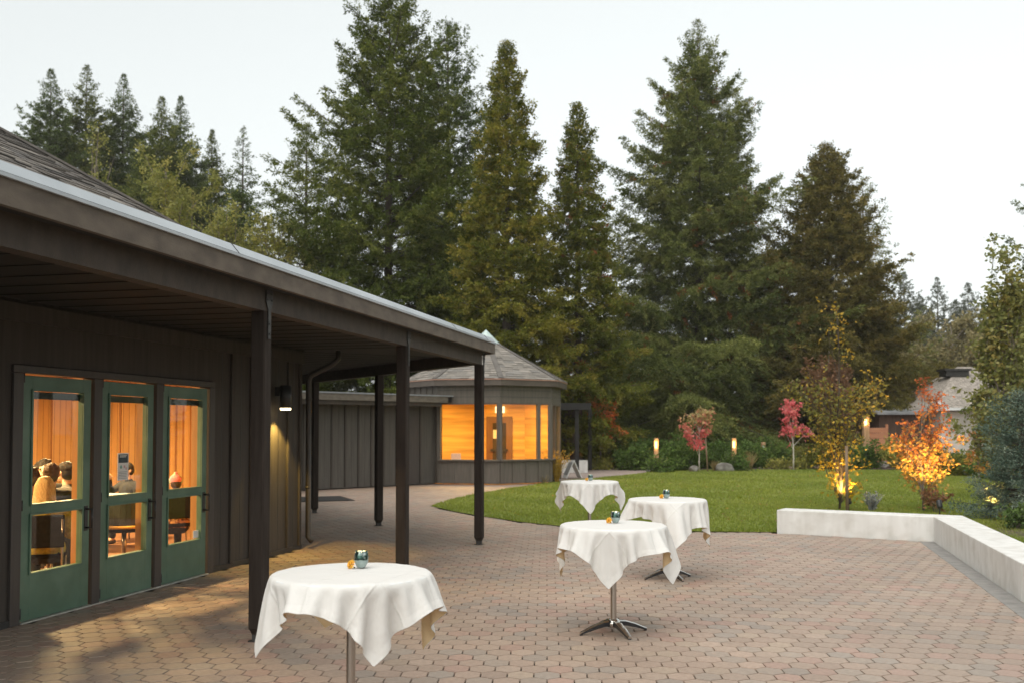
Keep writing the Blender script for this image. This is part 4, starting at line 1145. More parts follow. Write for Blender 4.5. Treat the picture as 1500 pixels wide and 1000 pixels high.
# ------------------------------------------------------------------ round pavilion
PVC = (-.85, 32.45); PVR = 2.50
def pvv(k, r=PVR):
    a = R(11.2 + 45 * k)
    return Vector((PVC[0] + r * math.sin(a), PVC[1] - r * math.cos(a)))
def build_pavilion():
    p = thing('pavilion', 'small eight sided taupe pavilion with a lit amber window band and shingled roof', 'building', (PVC[0], PVC[1], 0))
    SILL, HEAD, TOP = .72, 2.475, 3.06
    glazed = {7: [.03, .99], 0: None}
    # faces k: from vertex k-1 to vertex k ; face 0 = vertices -1..0 (faces the camera), face 1 = right of it
    for k in range(8):
        a, b = pvv(k - 1), pvv(k); ai, bi = pvv(k - 1, PVR - .16), pvv(k, PVR - .16)
        if k in (0, 1, 2):
            MB().prism([a, b, bi, ai], .04, SILL).build('lower_wall', M['siding_pav'], p)
            MB().prism([a, b, bi, ai], HEAD, TOP).build('header_wall', M['siding_pav'], p)
        else:
            MB().prism([a, b, bi, ai], .04, TOP).build('wall', M['siding_pav'], p)
        d = (b - a).normalized(); ln = (b - a).length; o = Vector((d.y, -d.x)); 
        if o.dot(a - Vector(PVC)) < 0: o = -o
        bt = MB()
        for u in (.02, .25, .5, .75, .98) if k in (0, 1, 2) else (.02, .2, .4, .6, .8, .98):
            q = a + d * ln * u + o * .017; z1 = SILL - .05 if k in (0, 1, 2) else TOP
            bt.obox((q.x, q.y, (.05 + z1) / 2), (d.x * .022, d.y * .022, 0), (o.x * .015, o.y * .015, 0), (0, 0, (z1 - .05) / 2))
        build_each(bt, 'batten', M['siding_pav'], p)
        if k in (0, 1, 2):
            sl = MB(); q = (a + b) / 2 + o * .02; sl.obox((q.x, q.y, SILL + .022), (d.x * (ln / 2 + .01), d.y * (ln / 2 + .01), 0), (o.x * .06, o.y * .06, 0), (0, 0, .024)); sl.build('sill', M['siding_pav'], p)
            bd = MB()
            for z in (2.66, 2.86):
                q = (a + b) / 2 + o * .003; bd.obox((q.x, q.y, z), (d.x * ln / 2, d.y * ln / 2, 0), (o.x * .003, o.y * .003, 0), (0, 0, .005))
            bd.build('board_joint', M['black'], p)
            cuts = {0: (.0, 1.), 1: (.0, .76, 1.), 2: (0., .5, 1.)}[k]
            pm = MB()
            for u in cuts:
                q = a + d * ln * u - o * .055
                pm.obox((q.x, q.y, (SILL + .046 + HEAD) / 2), (d.x * .055, d.y * .055, 0), (o.x * .05, o.y * .05, 0), (0, 0, (HEAD - SILL - .046) / 2))
            q = (a + b) / 2 - o * .05; pm.obox((q.x, q.y, HEAD - .02), (d.x * (ln / 2 - .05), d.y * (ln / 2 - .05), 0), (o.x * .04, o.y * .04, 0), (0, 0, .02))
            fr = pm.build('window_frame', M['siding_pav'], p)
            for u0, u1 in zip(cuts[:-1], cuts[1:]):
                q0 = a + d * (ln * u0 + .05) - o * .06; q1 = a + d * (ln * u1 - .05) - o * .06
                m = MB(); c = (q0 + q1) / 2; hl = (q1 - q0).length / 2
                m.obox((c.x, c.y, (SILL + .05 + HEAD - .04) / 2), (d.x * hl, d.y * hl, 0), (o.x * .004, o.y * .004, 0), (0, 0, (HEAD - .09 - SILL) / 2)); m.build('pane', M['glass_pav'], fr)
        # inner board lining
        ai, bi = pvv(k - 1, PVR - .18), pvv(k, PVR - .18); l2 = (bi - ai).length
        zs = [(.02, SILL), (HEAD, 2.72)] if k in (0, 1, 2) else [(.02, 2.72)]
        m = MB()
        for z0, z1 in zs:
            m.quad((ai.x, ai.y, z0), (bi.x, bi.y, z0), (bi.x, bi.y, z1), (ai.x, ai.y, z1), uv=[(0, z0), (l2, z0), (l2, z1), (0, z1)])
        m.build('board_lining', M['boards'], p)
    MB().poly([tuple(pvv(k, PVR - .17)) + (.008,) for k in range(8)]).build('floor', M['carpet'], p)
    MB().poly([tuple(pvv(k, PVR - .17)) + (2.73,) for k in range(8)][::-1]).build('ceiling', M['ceil_pav'], p)
    # door in the rear wall
    a, b = pvv(3, PVR - .19), pvv(4, PVR - .19); d = (b - a).normalized(); ln = (b - a).length; o = Vector((d.y, -d.x))
    if o.dot(Vector(PVC) - a) < 0: o = -o
    u = .50 * ln
    def wb(mb, u0, u1, z0, z1, t0, t1):
        q = a + d * (u0 + u1) / 2 + o * (t0 + t1) / 2
        mb.obox((q.x, q.y, (z0 + z1) / 2), (d.x * (u1 - u0) / 2, d.y * (u1 - u0) / 2, 0), (o.x * (t1 - t0) / 2, o.y * (t1 - t0) / 2, 0), (0, 0, (z1 - z0) / 2))
    m = MB(); wb(m, u - .46, u - .37, .02, 2.12, .005, .05); wb(m, u + .37, u + .46, .02, 2.12, .005, .05); wb(m, u - .37, u + .37, 2.03, 2.12, .005, .05); dr = m.build('inner_door', M['door_brown'], p)
    m = MB(); wb(m, u - .37, u - .24, .02, 2.03, .005, .035); wb(m, u + .24, u + .37, .02, 2.03, .005, .035); wb(m, u - .24, u + .24, 1.9, 2.03, .005, .035); wb(m, u - .24, u + .24, .02, .25, .005, .035); m.build('door_leaf', M['door_brown'], dr)
    m = MB(); wb(m, u - .24, u + .24, .25, 1.9, .008, .02); m.build('dark_glass', M['dark_glass'], dr)
    m = MB(); wb(m, u - .30, u + .30, .92, 1.0, .06, .10); m.build('push_bar', M['black'], dr)
    m = MB(); wb(m, u + .02, u + .22, 1.36, 1.66, .040, .043); m.build('door_notice', M['paper'], dr)
    # lit exit sign above the door
    q = a + d * (u - .02) + o * .03
    ex = thing('exit_sign', 'pale lit exit sign above the inner door of the pavilion', 'exit sign', (q.x, q.y, 2.25))
    m = MB(); wb(m, u - .18, u + .14, 2.25, 2.47, .01, .05); m.build('panel', M['exit'], ex)
    fc = bpy.data.curves.new('lettering', 'FONT'); fc.body = 'EXIT'; fc.size = .13; fc.align_x = 'CENTER'; fc.align_y = 'CENTER'; fc.extrude = .002
    tmp = bpy.data.objects.new('lettering_curve', fc); COL.objects.link(tmp)
    dg = bpy.context.evaluated_depsgraph_get(); dg.update()
    tme = bpy.data.meshes.new_from_object(tmp.evaluated_get(dg)); bpy.data.objects.remove(tmp); bpy.data.curves.remove(fc)
    tme.materials.clear(); tme.materials.append(M['exit_red'])
    to = bpy.data.objects.new('lettering', tme); COL.objects.link(to)
    to.parent = ex
    qq = a + d * (u - .02) + o * .053
    to.location = (qq.x - q.x, qq.y - q.y, .11)
    to.rotation_euler = (R(90), 0, math.atan2(o.y, o.x) + R(90))
    # roof with copper edge, skylight lantern
    ze, RE = 3.20, 2.72; zt, RT = 4.44, .42
    es = MB()
    for k in range(8):
        a, b = pvv(k - 1, RE), pvv(k, RE); ai, bi = pvv(k - 1, RE - .12), pvv(k, RE - .12)
        es.prism([a, b, bi, ai], 3.0, 3.17)
    es.build('eave_fascia', M['fascia_pav'], p)
    MB().prism([tuple(pvv(k, RE - .02)) for k in range(8)], 3.045, 3.075).build('soffit', M['siding_pav'], p)
    ed = MB()
    for k in range(8):
        a, b = pvv(k - 1, RE + .025), pvv(k, RE + .025); ai, bi = pvv(k - 1, RE - .1), pvv(k, RE - .1); ed.prism([a, b, bi, ai], 3.172, 3.20)
    ed.build('drip_edge', M['copper'], p)
    rf = MB()
    sl = math.hypot(RE - RT, zt - ze)
    for k in range(8):
        a, b = pvv(k - 1, RE), pvv(k, RE); c, e = pvv(k, RT), pvv(k - 1, RT); l0 = (b - a).length; l1 = (c - e).length
        rf.poly([(a.x, a.y, ze + .003), (b.x, b.y, ze + .003), (c.x, c.y, zt), (e.x, e.y, zt)], uv=[(0, 0), (l0, 0), (l0 / 2 + l1 / 2, sl), (l0 / 2 - l1 / 2, sl)])
    roof = rf.build('roof', M['shingle_pav'], p)
    fa = []
    for k in range(8):
        a, b, c, e = pvv(k - 1, RE), pvv(k, RE), pvv(k, RT + .03), pvv(k - 1, RT + .03)
        fa.append(((a.x, a.y, ze + .006), (b.x, b.y, ze + .006), (c.x, c.y, zt), (e.x, e.y, zt)))
    shingle_tabs('shingle_courses', fa, M['tabs'], roof, .15, .26, .014, [(.20, .182, .158), (.225, .203, .176), (.25, .225, .195), (.275, .248, .215), (.215, .20, .18)], 9)
    hc = MB()
    for k in range(8):
        a, b = pvv(k, RE), pvv(k, RT); hc.beam((a.x, a.y, ze + .02), (b.x, b.y, zt + .015), .16, .025)
    hc.build('hip_cap', M['shingle_cap'], roof)
    sk = MB()
    for k in range(8):
        a, b = pvv(k - 1, RT + .06), pvv(k, RT + .06); sk.poly([(a.x, a.y, zt + .02), (b.x, b.y, zt + .02), (PVC[0], PVC[1], zt + .48)])
    sk.build('skylight', M['skylight'], p)
    sb = MB(); sb.prism([tuple(pvv(k, RT + .08)) for k in range(8)], zt - .05, zt + .018); sb.build('skylight_curb', M['gutter'], p)
    # light inside
    for dx, dy in ((-.7, .1), (.8, .2), (0, -.9)):
        area_light('pavilion_lamp', (PVC[0] + dx, PVC[1] + dy, 2.66), .4, PAVW, (1., .60, .15))
PAVW = 34
M['exit_red'] = emitmat('red_lettering', (.9, .12, .05), .8)
M['ceil_pav'] = stdmat('pavilion_ceiling', (.5, .34, .16), (.56, .4, .2), rough=.8, scale=2)
M['door_brown'] = stdmat('brown_inner_door', (.16, .075, .03), (.21, .10, .045), rough=.5, scale=3, stretch=(5, 5, .5))
M['dark_glass'] = stdmat('dark_reflecting_glass', (.025, .022, .02), (.06, .05, .04), rough=.15, scale=2)
M['fascia_pav'] = stdmat('dark_pavilion_fascia', (.075, .058, .045), (.105, .082, .064), rough=.6, scale=3)
M['shingle_pav'] = brickmat('weathered_shingles', (.155, .14, .122), (.29, .26, .225), (.05, .045, .04), .30, .145, .012, rough=.85, bump=.9, grain=(6, 8, 1))
M['skylight'] = stdmat('frosted_green_skylight', (.42, .52, .48), (.55, .64, .60), rough=.2, scale=3)
build_pavilion()
wc = thing('chair', 'white chair with a plain back inside the pavilion by the left window edge', 'chair', (-1.75, 31.35, 0))
m = MB(); m.box((-1.75, 31.35, .45), (.36, .36, .03)); m.build('seat', M['white'], wc, bevel=.01)
m = MB(); m.box((-1.75, 31.19, .76), (.30, .02, .34)); m.build('backrest', M['white'], wc, bevel=.008)
for a in (-.15, .15):
    for b in (-.15, .15):
        m = MB(); m.tube([(-1.75 + a, 31.35 + b, 0.01), (-1.75 + a, 31.35 + b, .44)], .012, 8); m.build('leg', M['white'], wc)

# ------------------------------------------------------------------ link building left of the pavilion
def build_link():
    A = Vector((-2.75, 30.15)); d = Vector((-.70, -.714)).normalized(); o = Vector((.714, -.70)).normalized()
    t = thing('link_building', 'low flat roofed taupe building joining the hall and the round pavilion', 'building', (A.x, A.y, 0))
    ln = 6.5; B = A + d * ln
    def bx(mb, u0, u1, t0, t1, z0, z1):
        q = A + d * (u0 + u1) / 2 + o * (t0 + t1) / 2
        return mb.obox((q.x, q.y, (z0 + z1) / 2), (d.x * (u1 - u0) / 2, d.y * (u1 - u0) / 2, 0), (o.x * (t1 - t0) / 2, o.y * (t1 - t0) / 2, 0), (0, 0, (z1 - z0) / 2))
    bx(MB(), -.6, ln, -3.0, 0, .03, 2.45).build('wall', M['siding_link'], t)
    bt = MB(); u = .05
    while u < ln:
        bx(bt, u - .025, u + .025, .002, .03, .05, 2.44); u += .46
    build_each(bt, 'batten', M['siding'], t)
    g = MB(); u = .28
    while u < ln:
        bx(g, u - .004, u + .004, -.003, .0025, .05, 2.44); u += .46
    build_each(g, 'siding_groove', M['siding'], t)
    bx(MB(), .12, .9, -.02, .045, .03, 2.452).build('corner_board', M['doorframe'], t)
    bx(MB(), -.3, ln, .45, .60, 2.36, 2.50).build('beam', M['timber'], t)
    bx(MB(), -.5, ln + .4, .62, .66, 2.48, 2.66).build('fascia', M['fascia_link'], t)
    bx(MB(), -.7, ln + .4, -3.1, .68, 2.662, 2.70).build('roof_deck', M['roof_membrane'], t)
    bx(MB(), -.7, ln + .4, -3.0, .60, 2.505, 2.655).build('roof_frame', M['deck'], t)
    pass
M['fascia_link'] = stdmat('pale_weathered_fascia', (.11, .092, .072), (.16, .135, .105), rough=.7, scale=2, stretch=(3, 3, 6))
M['roof_membrane'] = stdmat('grey_roof_membrane', (.20, .21, .22), (.27, .28, .29), rough=.55, scale=3)
M['siding_link'] = stdmat('taupe_link_siding', (.082, .073, .062), (.105, .095, .08), rough=.75, scale=3, stretch=(6, 6, .4), bump=.3, bscale=30)
build_link()

# ------------------------------------------------------------------ shelter, fence, houses
def build_shelter():
    x0, _, _ = D(822, 600, 37.5); x1 = D(866, 600, 37.5)[0]
    t = thing('garden_shelter', 'dark open timber shelter with a flat roof right of the pavilion', 'shelter', ((x0 + x1) / 2, 38.5, 0))
    MB().box(((x0 + x1) / 2 - .6, 39.2, 2.62), (x1 - x0 + 1.2, 3.6, .10)).build('roof', M['deck'], t)
    MB().box(((x0 + x1) / 2 - .6, 37.42, 2.52), (x1 - x0 + 1.15, .08, .22)).build('fascia', M['deck'], t)
    for px, Y in ((845, 37.6), (864, 40.6), (825, 40.6)):
        m = MB(); m.box((D(px, 600, Y)[0], Y, 1.28), (.15, .15, 2.5)); m.build('post', M['deck'], t, bevel=.01)
    MB().box(((x0 + x1) / 2 - .6, 40.95, 1.26), (x1 - x0 + 1.0, .08, 2.5)).build('back_wall', M['fence'], t)
    m = MB(); m.box(((x0 + x1) / 2, 38.7, .24), (1.0, .5, .48)); m.build('low_wall', M['concrete'], t)
build_shelter()

def build_fence():
    ax, bx_, Y = D(868, 640, 57)[0], D(1262, 640, 57)[0], 57.
    t = thing('board_fence', 'dark brown board fence under the big spreading fir', 'fence', (ax, Y, 0))
    n = 0; x = ax
    while x < bx_:
        x2 = min(x + 2.3, bx_)
        m = MB(); y = x + .05; rg = random.Random(n)
        while y < x2 - .05:
            m.box((y + .07, Y + rg.uniform(-.006, .006), 1.14 + rg.uniform(-.01, .01)), (.135, .02, 2.1)); y += .142
        m.box(((x + x2) / 2, Y + .035, .5), (x2 - x, .04, .09)); m.box(((x + x2) / 2, Y + .035, 1.8), (x2 - x, .04, .09))
        m.build('panel', M['fence'], t)
        m = MB(); m.box((x, Y - .03, 1.2), (.12, .12, 2.4)); m.build('post', M['fence'], t)
        x = x2; n += 1
build_fence()

def build_house():
    Y = 46.0
    X = lambda px: (px - 750) / FPX * Y
    x0, x1 = X(1378), X(1520)
    t = thing('cottage', 'offwhite stucco cottage with pale shingled hip roof behind the orange tree', 'house', (X(1440), Y + 3, 0))
    MB().box(((x0 + x1) / 2, Y + 3, 1.25), (x1 - x0, 6, 2.5)).build('wall', M['stucco'], t)
    e0, e1, ya, yb = X(1358), X(1535), Y - .7, Y + 6.7
    ze = 2.62
    rx0, rx1, ry = X(1446), X(1470), Y + 3; zr = 4.75
    r = MB()
    A, B, C_, D_ = (e0, ya, ze), (e1, ya, ze), (e1, yb, ze), (e0, yb, ze); P, Q = (rx0, ry, zr), (rx1, ry, zr)
    w = e1 - e0; sl = math.hypot(ry - ya, zr - ze)
    r.poly([A, B, Q, P], uv=[(0, 0), (w, 0), (rx1 - e0, sl), (rx0 - e0, sl)])
    r.poly([C_, D_, P, Q], uv=[(0, 0), (w, 0), (rx1 - e0, sl), (rx0 - e0, sl)])
    r.poly([D_, A, P], uv=[(0, 0), (yb - ya, 0), ((yb - ya) / 2, sl)]); r.poly([B, C_, Q], uv=[(0, 0), (yb - ya, 0), ((yb - ya) / 2, sl)])
    roof = r.build('roof', M['shingle_pale'], t)
    MB().box(((e0 + e1) / 2, Y + 3, 2.57), (w - .02, yb - ya - .02, .08)).build('soffit', M['white'], t)
    g = MB(); g.box(((e0 + e1) / 2, ya - .05, 2.60), (w, .10, .12)); g.build('gutter', M['white'], t)
    m = MB(); m.box((X(1432), Y + 2.4, 4.55), (1.3, 1.0, .10)); m.box((X(1432), Y + 2.4, 4.38), (1.1, .8, .28)); m.build('roof_vent', M['steel_dark'], roof)
    m = MB(); m.ball((X(1365), ya - .1, 2.82), .16, 12, 8); m.build('globe_lamp', M['white'], t)
    # lower wing with a flat brown roof, terracotta gate
    t2 = thing('garden_shed', 'low brown roofed outbuilding left of the stucco cottage', 'shed', (X(1325), Y + 2, 0))
    a, b = X(1296), X(1362)
    MB().box(((a + b) / 2, Y + 2.2, 1.2), (b - a, 3, 2.4)).build('wall', M['fence'], t2)
    m = MB(); m.obox(((a + b) / 2, Y + 2.1, 2.58), ((b - a) / 2 + .25, 0, 0), (0, 1.9, .16), (0, -.01, .06)); m.build('roof', M['roof_membrane'], t2)
    gx = (D(1273, 650, 44.3)[0], D(1300, 650, 44.3)[0])
    gt = thing('board_screen', 'terracotta coloured horizontal board screen glowing behind the yellow tree', 'screen', ((gx[0] + gx[1]) / 2, 44.3, 0))
    m = MB()
    for i in range(7): m.box(((gx[0] + gx[1]) / 2 + .0, 44.3, .22 + i * .235), (gx[1] - gx[0], .04, .225))
    m.build('boards', M['gate'], gt, bevel=.006)
    for x in gx:
        m = MB(); m.box((x, 44.36, .95), (.10, .08, 1.9)); m.build('post', M['gate'], gt)
build_house()

def build_far_house():
    Y = 62.
    X = lambda px: (px - 750) / FPX * Y
    t = thing('dark_house', 'dark timber house with grey gable roof half hidden behind the cedars', 'house', (X(862), Y + 3, 0))
    MB().box((X(866), Y + 3, 2.2), (X(905) - X(826), 6, 4.4)).build('wall', M['fence'], t)
    r = MB(); a, b = X(822), X(908); c = X(884)
    r.prism([(0, 0), (1, 0), (.5, 1)], 0, 1) if False else None
    P = [(a, Y - .4, 4.4), (b, Y - .4, 4.4), (c, Y - .4, 6.3), (a, Y + 6.4, 4.4), (b, Y + 6.4, 4.4), (c, Y + 6.4, 6.3)]
    r.add(P, [(0, 1, 2), (5, 4, 3), (1, 4, 5, 2), (3, 0, 2, 5), (0, 3, 4, 1)]); r.build('roof', M['roof_membrane'], t)
    for px, z, s in ((836, 3.3, (1.0, 1.4)), (848, 3.3, (.6, 1.4)), (838, 1.4, (1.1, 1.2))):
        m = MB(); m.box((X(px), Y - .02, z), (s[0] + .16, .06, s[1] + .16)); f = m.build('window', M['steel_dark'], t)
        m = MB(); m.box((X(px), Y - .06, z), (s[0], .03, s[1])); m.build('pane', M['skyglass'], f)
M['skyglass'] = stdmat('sky_reflecting_glass', (.22, .26, .29), (.34, .38, .42), rough=.12, scale=1)
build_far_house()

def sandwich_board():
    x, y = G(838, 700); z = .02
    t = thing('sandwich_board', 'white folding sandwich board on the path by the yellow shrub', 'sign', (x, y, 0))
    for sgn, nm in ((-1, 'front_panel'), (1, 'rear_panel')):
        m = MB(); top = Vector((x, y, .62)); bot = Vector((x + sgn * .26, y + sgn * .03, .02)); ax = (top - bot) / 2; sd = Vector((.06, -.26, 0))
        m.obox((top + bot) / 2, sd, ax, ax.cross(sd).normalized() * .012); pn = m.build(nm, M['white'], t)
        if sgn < 0: fpan = pn
    m = MB(); top = Vector((x, y, .62)); bot = Vector((x - .26, y - .03, .02)); ax = (top - bot) / 2; sd = Vector((.06, -.26, 0)); nn = ax.cross(sd).normalized()
    if nn.x > 0: nn = -nn
    m.obox((top + bot) / 2 + nn * .0145 + ax * .05, sd * .86, ax * .72, nn * .002); m.build('poster', M['ink_grey'], t)
sandwich_board()

# ------------------------------------------------------------------ garden lights
def bollard(label, px, pyt, Y, glow=True, w=.17, h=None):
    x, _, zt = D(px, pyt, Y)
    t = thing('bollard_light', label, 'bollard light', (x, Y, 0), 'wooden garden bollard lights')
    m = MB(); m.box((x, Y, (zt - .40) / 2), (w, w, zt - .40)); m.build('post', M['wood_warm'], t, bevel=.01)
    m = MB(); m.box((x, Y, zt - .06), (w, w, .12)); m.build('cap', M['wood_warm'], t, bevel=.012)
    m = MB(); m.box((x, Y + w * .4, zt - .26), (w, .03, .28)); m.build('back_plate', M['wood_warm'], t)
    for s in (-1, 1):
        m = MB(); m.box((x + s * w * .44, Y, zt - .26), (.016, w * .74, .28)); m.build('side_plate', M['wood_warm'], t)
    m = MB(); m.tube([(x, Y, zt - .39), (x, Y, zt - .13)], w * .26, 12); m.build('lamp', M['bollard_glow'] if glow else M['white'], t)
    if glow:
        l = bpy.data.lights.new('bollard_lamp', 'POINT'); l.energy = 4; l.color = (1, .6, .22); l.shadow_soft_size = .06
        o = bpy.data.objects.new('bollard_lamp', l); COL.objects.link(o); o.location = (x, Y - .16, zt - .24)
bollard('lit wooden bollard at the left end of the shrub bed', 961, 641, 39.0)
bollard('lit wooden bollard between the two red leaved saplings', 1075, 641, 41.0)
bollard('unlit wooden bollard right of the lit one in the dark shrubs', 1118, 647, 43.6, False)
bollard('tall lit wooden bollard beside the terracotta screen', 1268, 609, 43.4, True, .24)

def spotlight(label, x, y, aim, energy, spread=75, vis=True, rad=.055, col=(1., .60, .20)):
    t = thing('landscape_spotlight', label, 'garden spotlight', (x, y, 0), 'ground stake garden spotlights')
    p = Vector((x, y, .22)); d = (Vector(aim) - p).normalized()
    m = MB(); m.tube([(x, y, 0), (x, y, .20)], .014, 8); m.build('stake', M['black'], t)
    m = MB(); m.tube([p - d * .07, p - d * .05, p + d * .085], [.035, rad, rad], 16, cap=False); m.tube([p - d * .071, p - d * .0705], [.0352, .0352], 16); m.build('housing', M['black'], t)
    m = MB(); e = p + d * .055; m.tube([e, e + d * .004], rad * .9, 16); m.build('lens', M['lens'], t)
    l = bpy.data.lights.new('uplight', 'SPOT'); l.energy = energy; l.color = col; l.spot_size = R(spread); l.spot_blend = .6; l.shadow_soft_size = .05
    o = bpy.data.objects.new('uplight', l); COL.objects.link(o); o.location = p + d * .10
    o.rotation_euler = d.to_track_quat('-Z', 'Y').to_euler()
YT = (6.75, 20.6); OT = (8.36, 20.3)
spotlight('black stake spotlight under the yellow sapling behind the bench wall', YT[0] + .12, YT[1] - .22, (YT[0], YT[1] + .1, 1.15), 85, 100)
spotlight('black stake spotlight under the orange maple behind the bench wall', OT[0] - .1, OT[1] - 1.0, (OT[0] + .05, OT[1], 1.75), 150, 80)
bx_, by_ = G(1451, 760)
spotlight('black stake spotlight glowing in the bed beside the blue spruce', bx_, by_, (bx_ + .55, by_ + .9, 1.0), 130, 80)

# ------------------------------------------------------------------ vegetation
def norm(a): return a / (np.linalg.norm(a, axis=-1, keepdims=True) + 1e-9)

def leaf_quads(c, d, ln, wd, rng, flat=None):
    """rhombus leaves: base point c, direction d, length ln, half width wd"""
    n = len(c)
    r = rng.normal(size=(n, 3))
    if flat is not None: r = r * (1 - flat) + np.array([0, 0, 1.]) * flat * 2
    b = norm(np.cross(d, r))
    V = np.empty((n, 4, 3), np.float32)
    V[:, 0] = c; V[:, 2] = c + d * ln[:, None]
    mid = c + d * (ln * .45)[:, None]
    V[:, 1] = mid + b * wd[:, None]; V[:, 3] = mid - b * wd[:, None]
    return V.reshape(-1, 3), np.arange(n * 4).reshape(n, 4)

def mixpal(f, pal):
    f = np.clip(f, 0, .9999) * (len(pal) - 1); i = f.astype(int); t = (f - i)[:, None]
    p = np.array(pal); return p[i] * (1 - t) + p[i + 1] * t

PAL_FIR = [(0.060, 0.080, 0.018), (0.103, 0.131, 0.028), (0.158, 0.179, 0.040), (0.239, 0.249, 0.061)]
PAL_FIR2 = [(0.053, 0.079, 0.025), (0.090, 0.123, 0.037), (0.131, 0.169, 0.051), (0.193, 0.234, 0.076)]
PAL_FIR3 = [(0.084, 0.106, 0.033), (0.136, 0.160, 0.046), (0.198, 0.215, 0.061), (0.293, 0.296, 0.092)]
PAL_CEDAR = [(0.079, 0.093, 0.017), (0.149, 0.158, 0.025), (0.229, 0.209, 0.035), (0.328, 0.255, 0.047)]
PAL_CEDAR2 = [(0.079, 0.094, 0.018), (0.138, 0.153, 0.027), (0.205, 0.204, 0.039), (0.304, 0.235, 0.050)]
PAL_CEDAR3 = [(0.082, 0.077, 0.024), (0.132, 0.118, 0.034), (0.190, 0.154, 0.045), (0.252, 0.193, 0.057)]
PAL_FAR = [(0.065, 0.078, 0.052), (0.091, 0.104, 0.065), (0.117, 0.130, 0.081), (0.156, 0.163, 0.101)]
PAL_SPRUCE = [(0.074, 0.110, 0.084), (0.121, 0.168, 0.125), (0.184, 0.236, 0.176), (0.263, 0.304, 0.229)]

def conifer(label, base, H, rmax, seed, pal, nb=300, leaf=.17, lw=.035, z0=.06, prof=.75, rag=.3, tw=7., droop=.35, tip=.22, up=(.75, -.12), name='fir_tree', group=None, trunk_r=None, fill=1., lean=(0, 0), sparse_top=1., spray=.42, cones=0., cat='conifer', bark='bark', skirt=None, flat=.35, wh=.0, hang=.18):
    rng = np.random.default_rng(seed)
    t = thing(name, label, cat, (base[0], base[1], 0), group)
    bx, by = base
    q = (np.arange(nb) + rng.random(nb)) / nb
    h = z0 + (1 - z0) * (1 - (1 - q) ** 1.15)          # fraction of the height
    if wh:
        st_ = wh * (1.25 - .75 * h) / H
        h = np.round(h / st_) * st_ + rng.normal(0, .10 * wh / H, nb)
    h = np.clip(h, z0 * .8, .997)
    az = np.arange(nb) * 2.39996 + rng.normal(0, .35, nb)
    pr = (1 - h) ** prof
    if skirt: pr = np.where(h < skirt, pr * (.55 + .45 * h / skirt), pr)
    whorl = 1 + .22 * np.sin(h * H * 4.2 + seed) + .12 * np.sin(az * 3 + h * 9)
    Lb = rmax * (pr * (1 - rag * .5 + rag * rng.random(nb) ** 1.4 * 1.3) * whorl + .006) + .05
    el = up[1] + (up[0] - up[1]) * h ** 1.6 + rng.normal(0, .10, nb)
    dirh = np.stack([np.cos(az), np.sin(az)], 1)
    def bp(i, u):
        r = Lb[i] * u * np.cos(el[i]); dz = Lb[i] * (np.sin(el[i]) * u - droop * u ** 2 * (1 - h[i]) + tip * u ** 3)
        cz = h[i] * H
        lx = lean[0] * h[i]; ly = lean[1] * h[i]
        return np.stack([bx + lx + dirh[i, 0] * r, by + ly + dirh[i, 1] * r, cz + dz], -1)
    nt = np.maximum(5, (Lb * tw * fill * .68).astype(int))
    bi = np.repeat(np.arange(nb), nt); T = len(bi)
    u = .12 + .88 * rng.random(T) ** .72
    P = bp(bi, u); ax = norm(bp(bi, np.minimum(u + .06, 1.06)) - P)
    side = np.where(rng.random(T) < .5, -1., 1.)
    hz = np.stack([-dirh[bi, 1], dirh[bi, 0], np.zeros(T)], 1)
    ang = rng.uniform(.5, 1.2, T)
    td = norm(ax * np.cos(ang)[:, None] + hz * (side * np.sin(ang))[:, None] + rng.normal(0, .18, (T, 3)) + np.array([0, 0, -hang]))
    tl = Lb[bi] * spray * (1.08 - u) * rng.uniform(.6, 1.2, T) + (.10 + .5 * pr[bi]) * np.clip(.25 + pr[bi] * 3, 0, 1) * (.16 * min(1, rmax / 2) + .05) * 2
    leaf, lw = leaf * .74, lw * .66
    nl = np.maximum(4, (tl / leaf * 6.2).astype(int))
    li = np.repeat(np.arange(T), nl); n = len(li)
    v = rng.random(n) ** .68
    c = P[li] + td[li] * (tl[li] * v)[:, None] + rng.normal(0, .045, (n, 3))
    c[:, 2] -= .20 * tl[li] * v ** 2
    d = norm(td[li] * .8 + rng.normal(0, .55, (n, 3)))
    top_ = np.clip(.55 + pr[bi][li] * 3, 0, 1); ln = leaf * rng.uniform(.6, 1.25, n) * top_; wd = lw * rng.uniform(.7, 1.3, n) * top_
    V, F = leaf_quads(c, d, ln, wd, rng, flat)
    f = .42 + rng.normal(0, .19, nb)[bi][li] + rng.normal(0, .21, T)[li] + rng.normal(0, .10, n)
    C = mixpal(f, pal)
    if cones:
        k = rng.random(T)[li] < cones; C[k] = np.array([.28, .10, .035]) * rng.uniform(.6, 1.2, (k.sum(), 1))
    np_mesh('crown', V, F, M['leafthick'], t, colors=C)
    # trunk and limbs
    m = MB(); tr = trunk_r or H * .014
    zs = [0, .02, .1, .3, .5, .7, .85, .97]
    m.tube([(bx + lean[0] * z, by + lean[1] * z, z * H) for z in zs], [tr * 1.35, tr * 1.1] + [tr * (1 - z) + .015 for z in zs[2:]], 9)
    step = max(1, nb // 130)
    for i in range(0, nb, step):
        pts = bp(np.full(4, i), np.array([0, .33, .66, .95]))
        r0 = max(.012, min(.06, Lb[i] * .012)); m.tube([tuple(p) for p in pts], [r0, r0 * .8, r0 * .5, r0 * .2], 4, cap=False)
    m.build('trunk', M[bark], t)
    return t

def pxx(px, Y): return (px - 750) / FPX * Y
def pzz(py, Y): return CAMH + (HORIZ - py) / FPX * Y

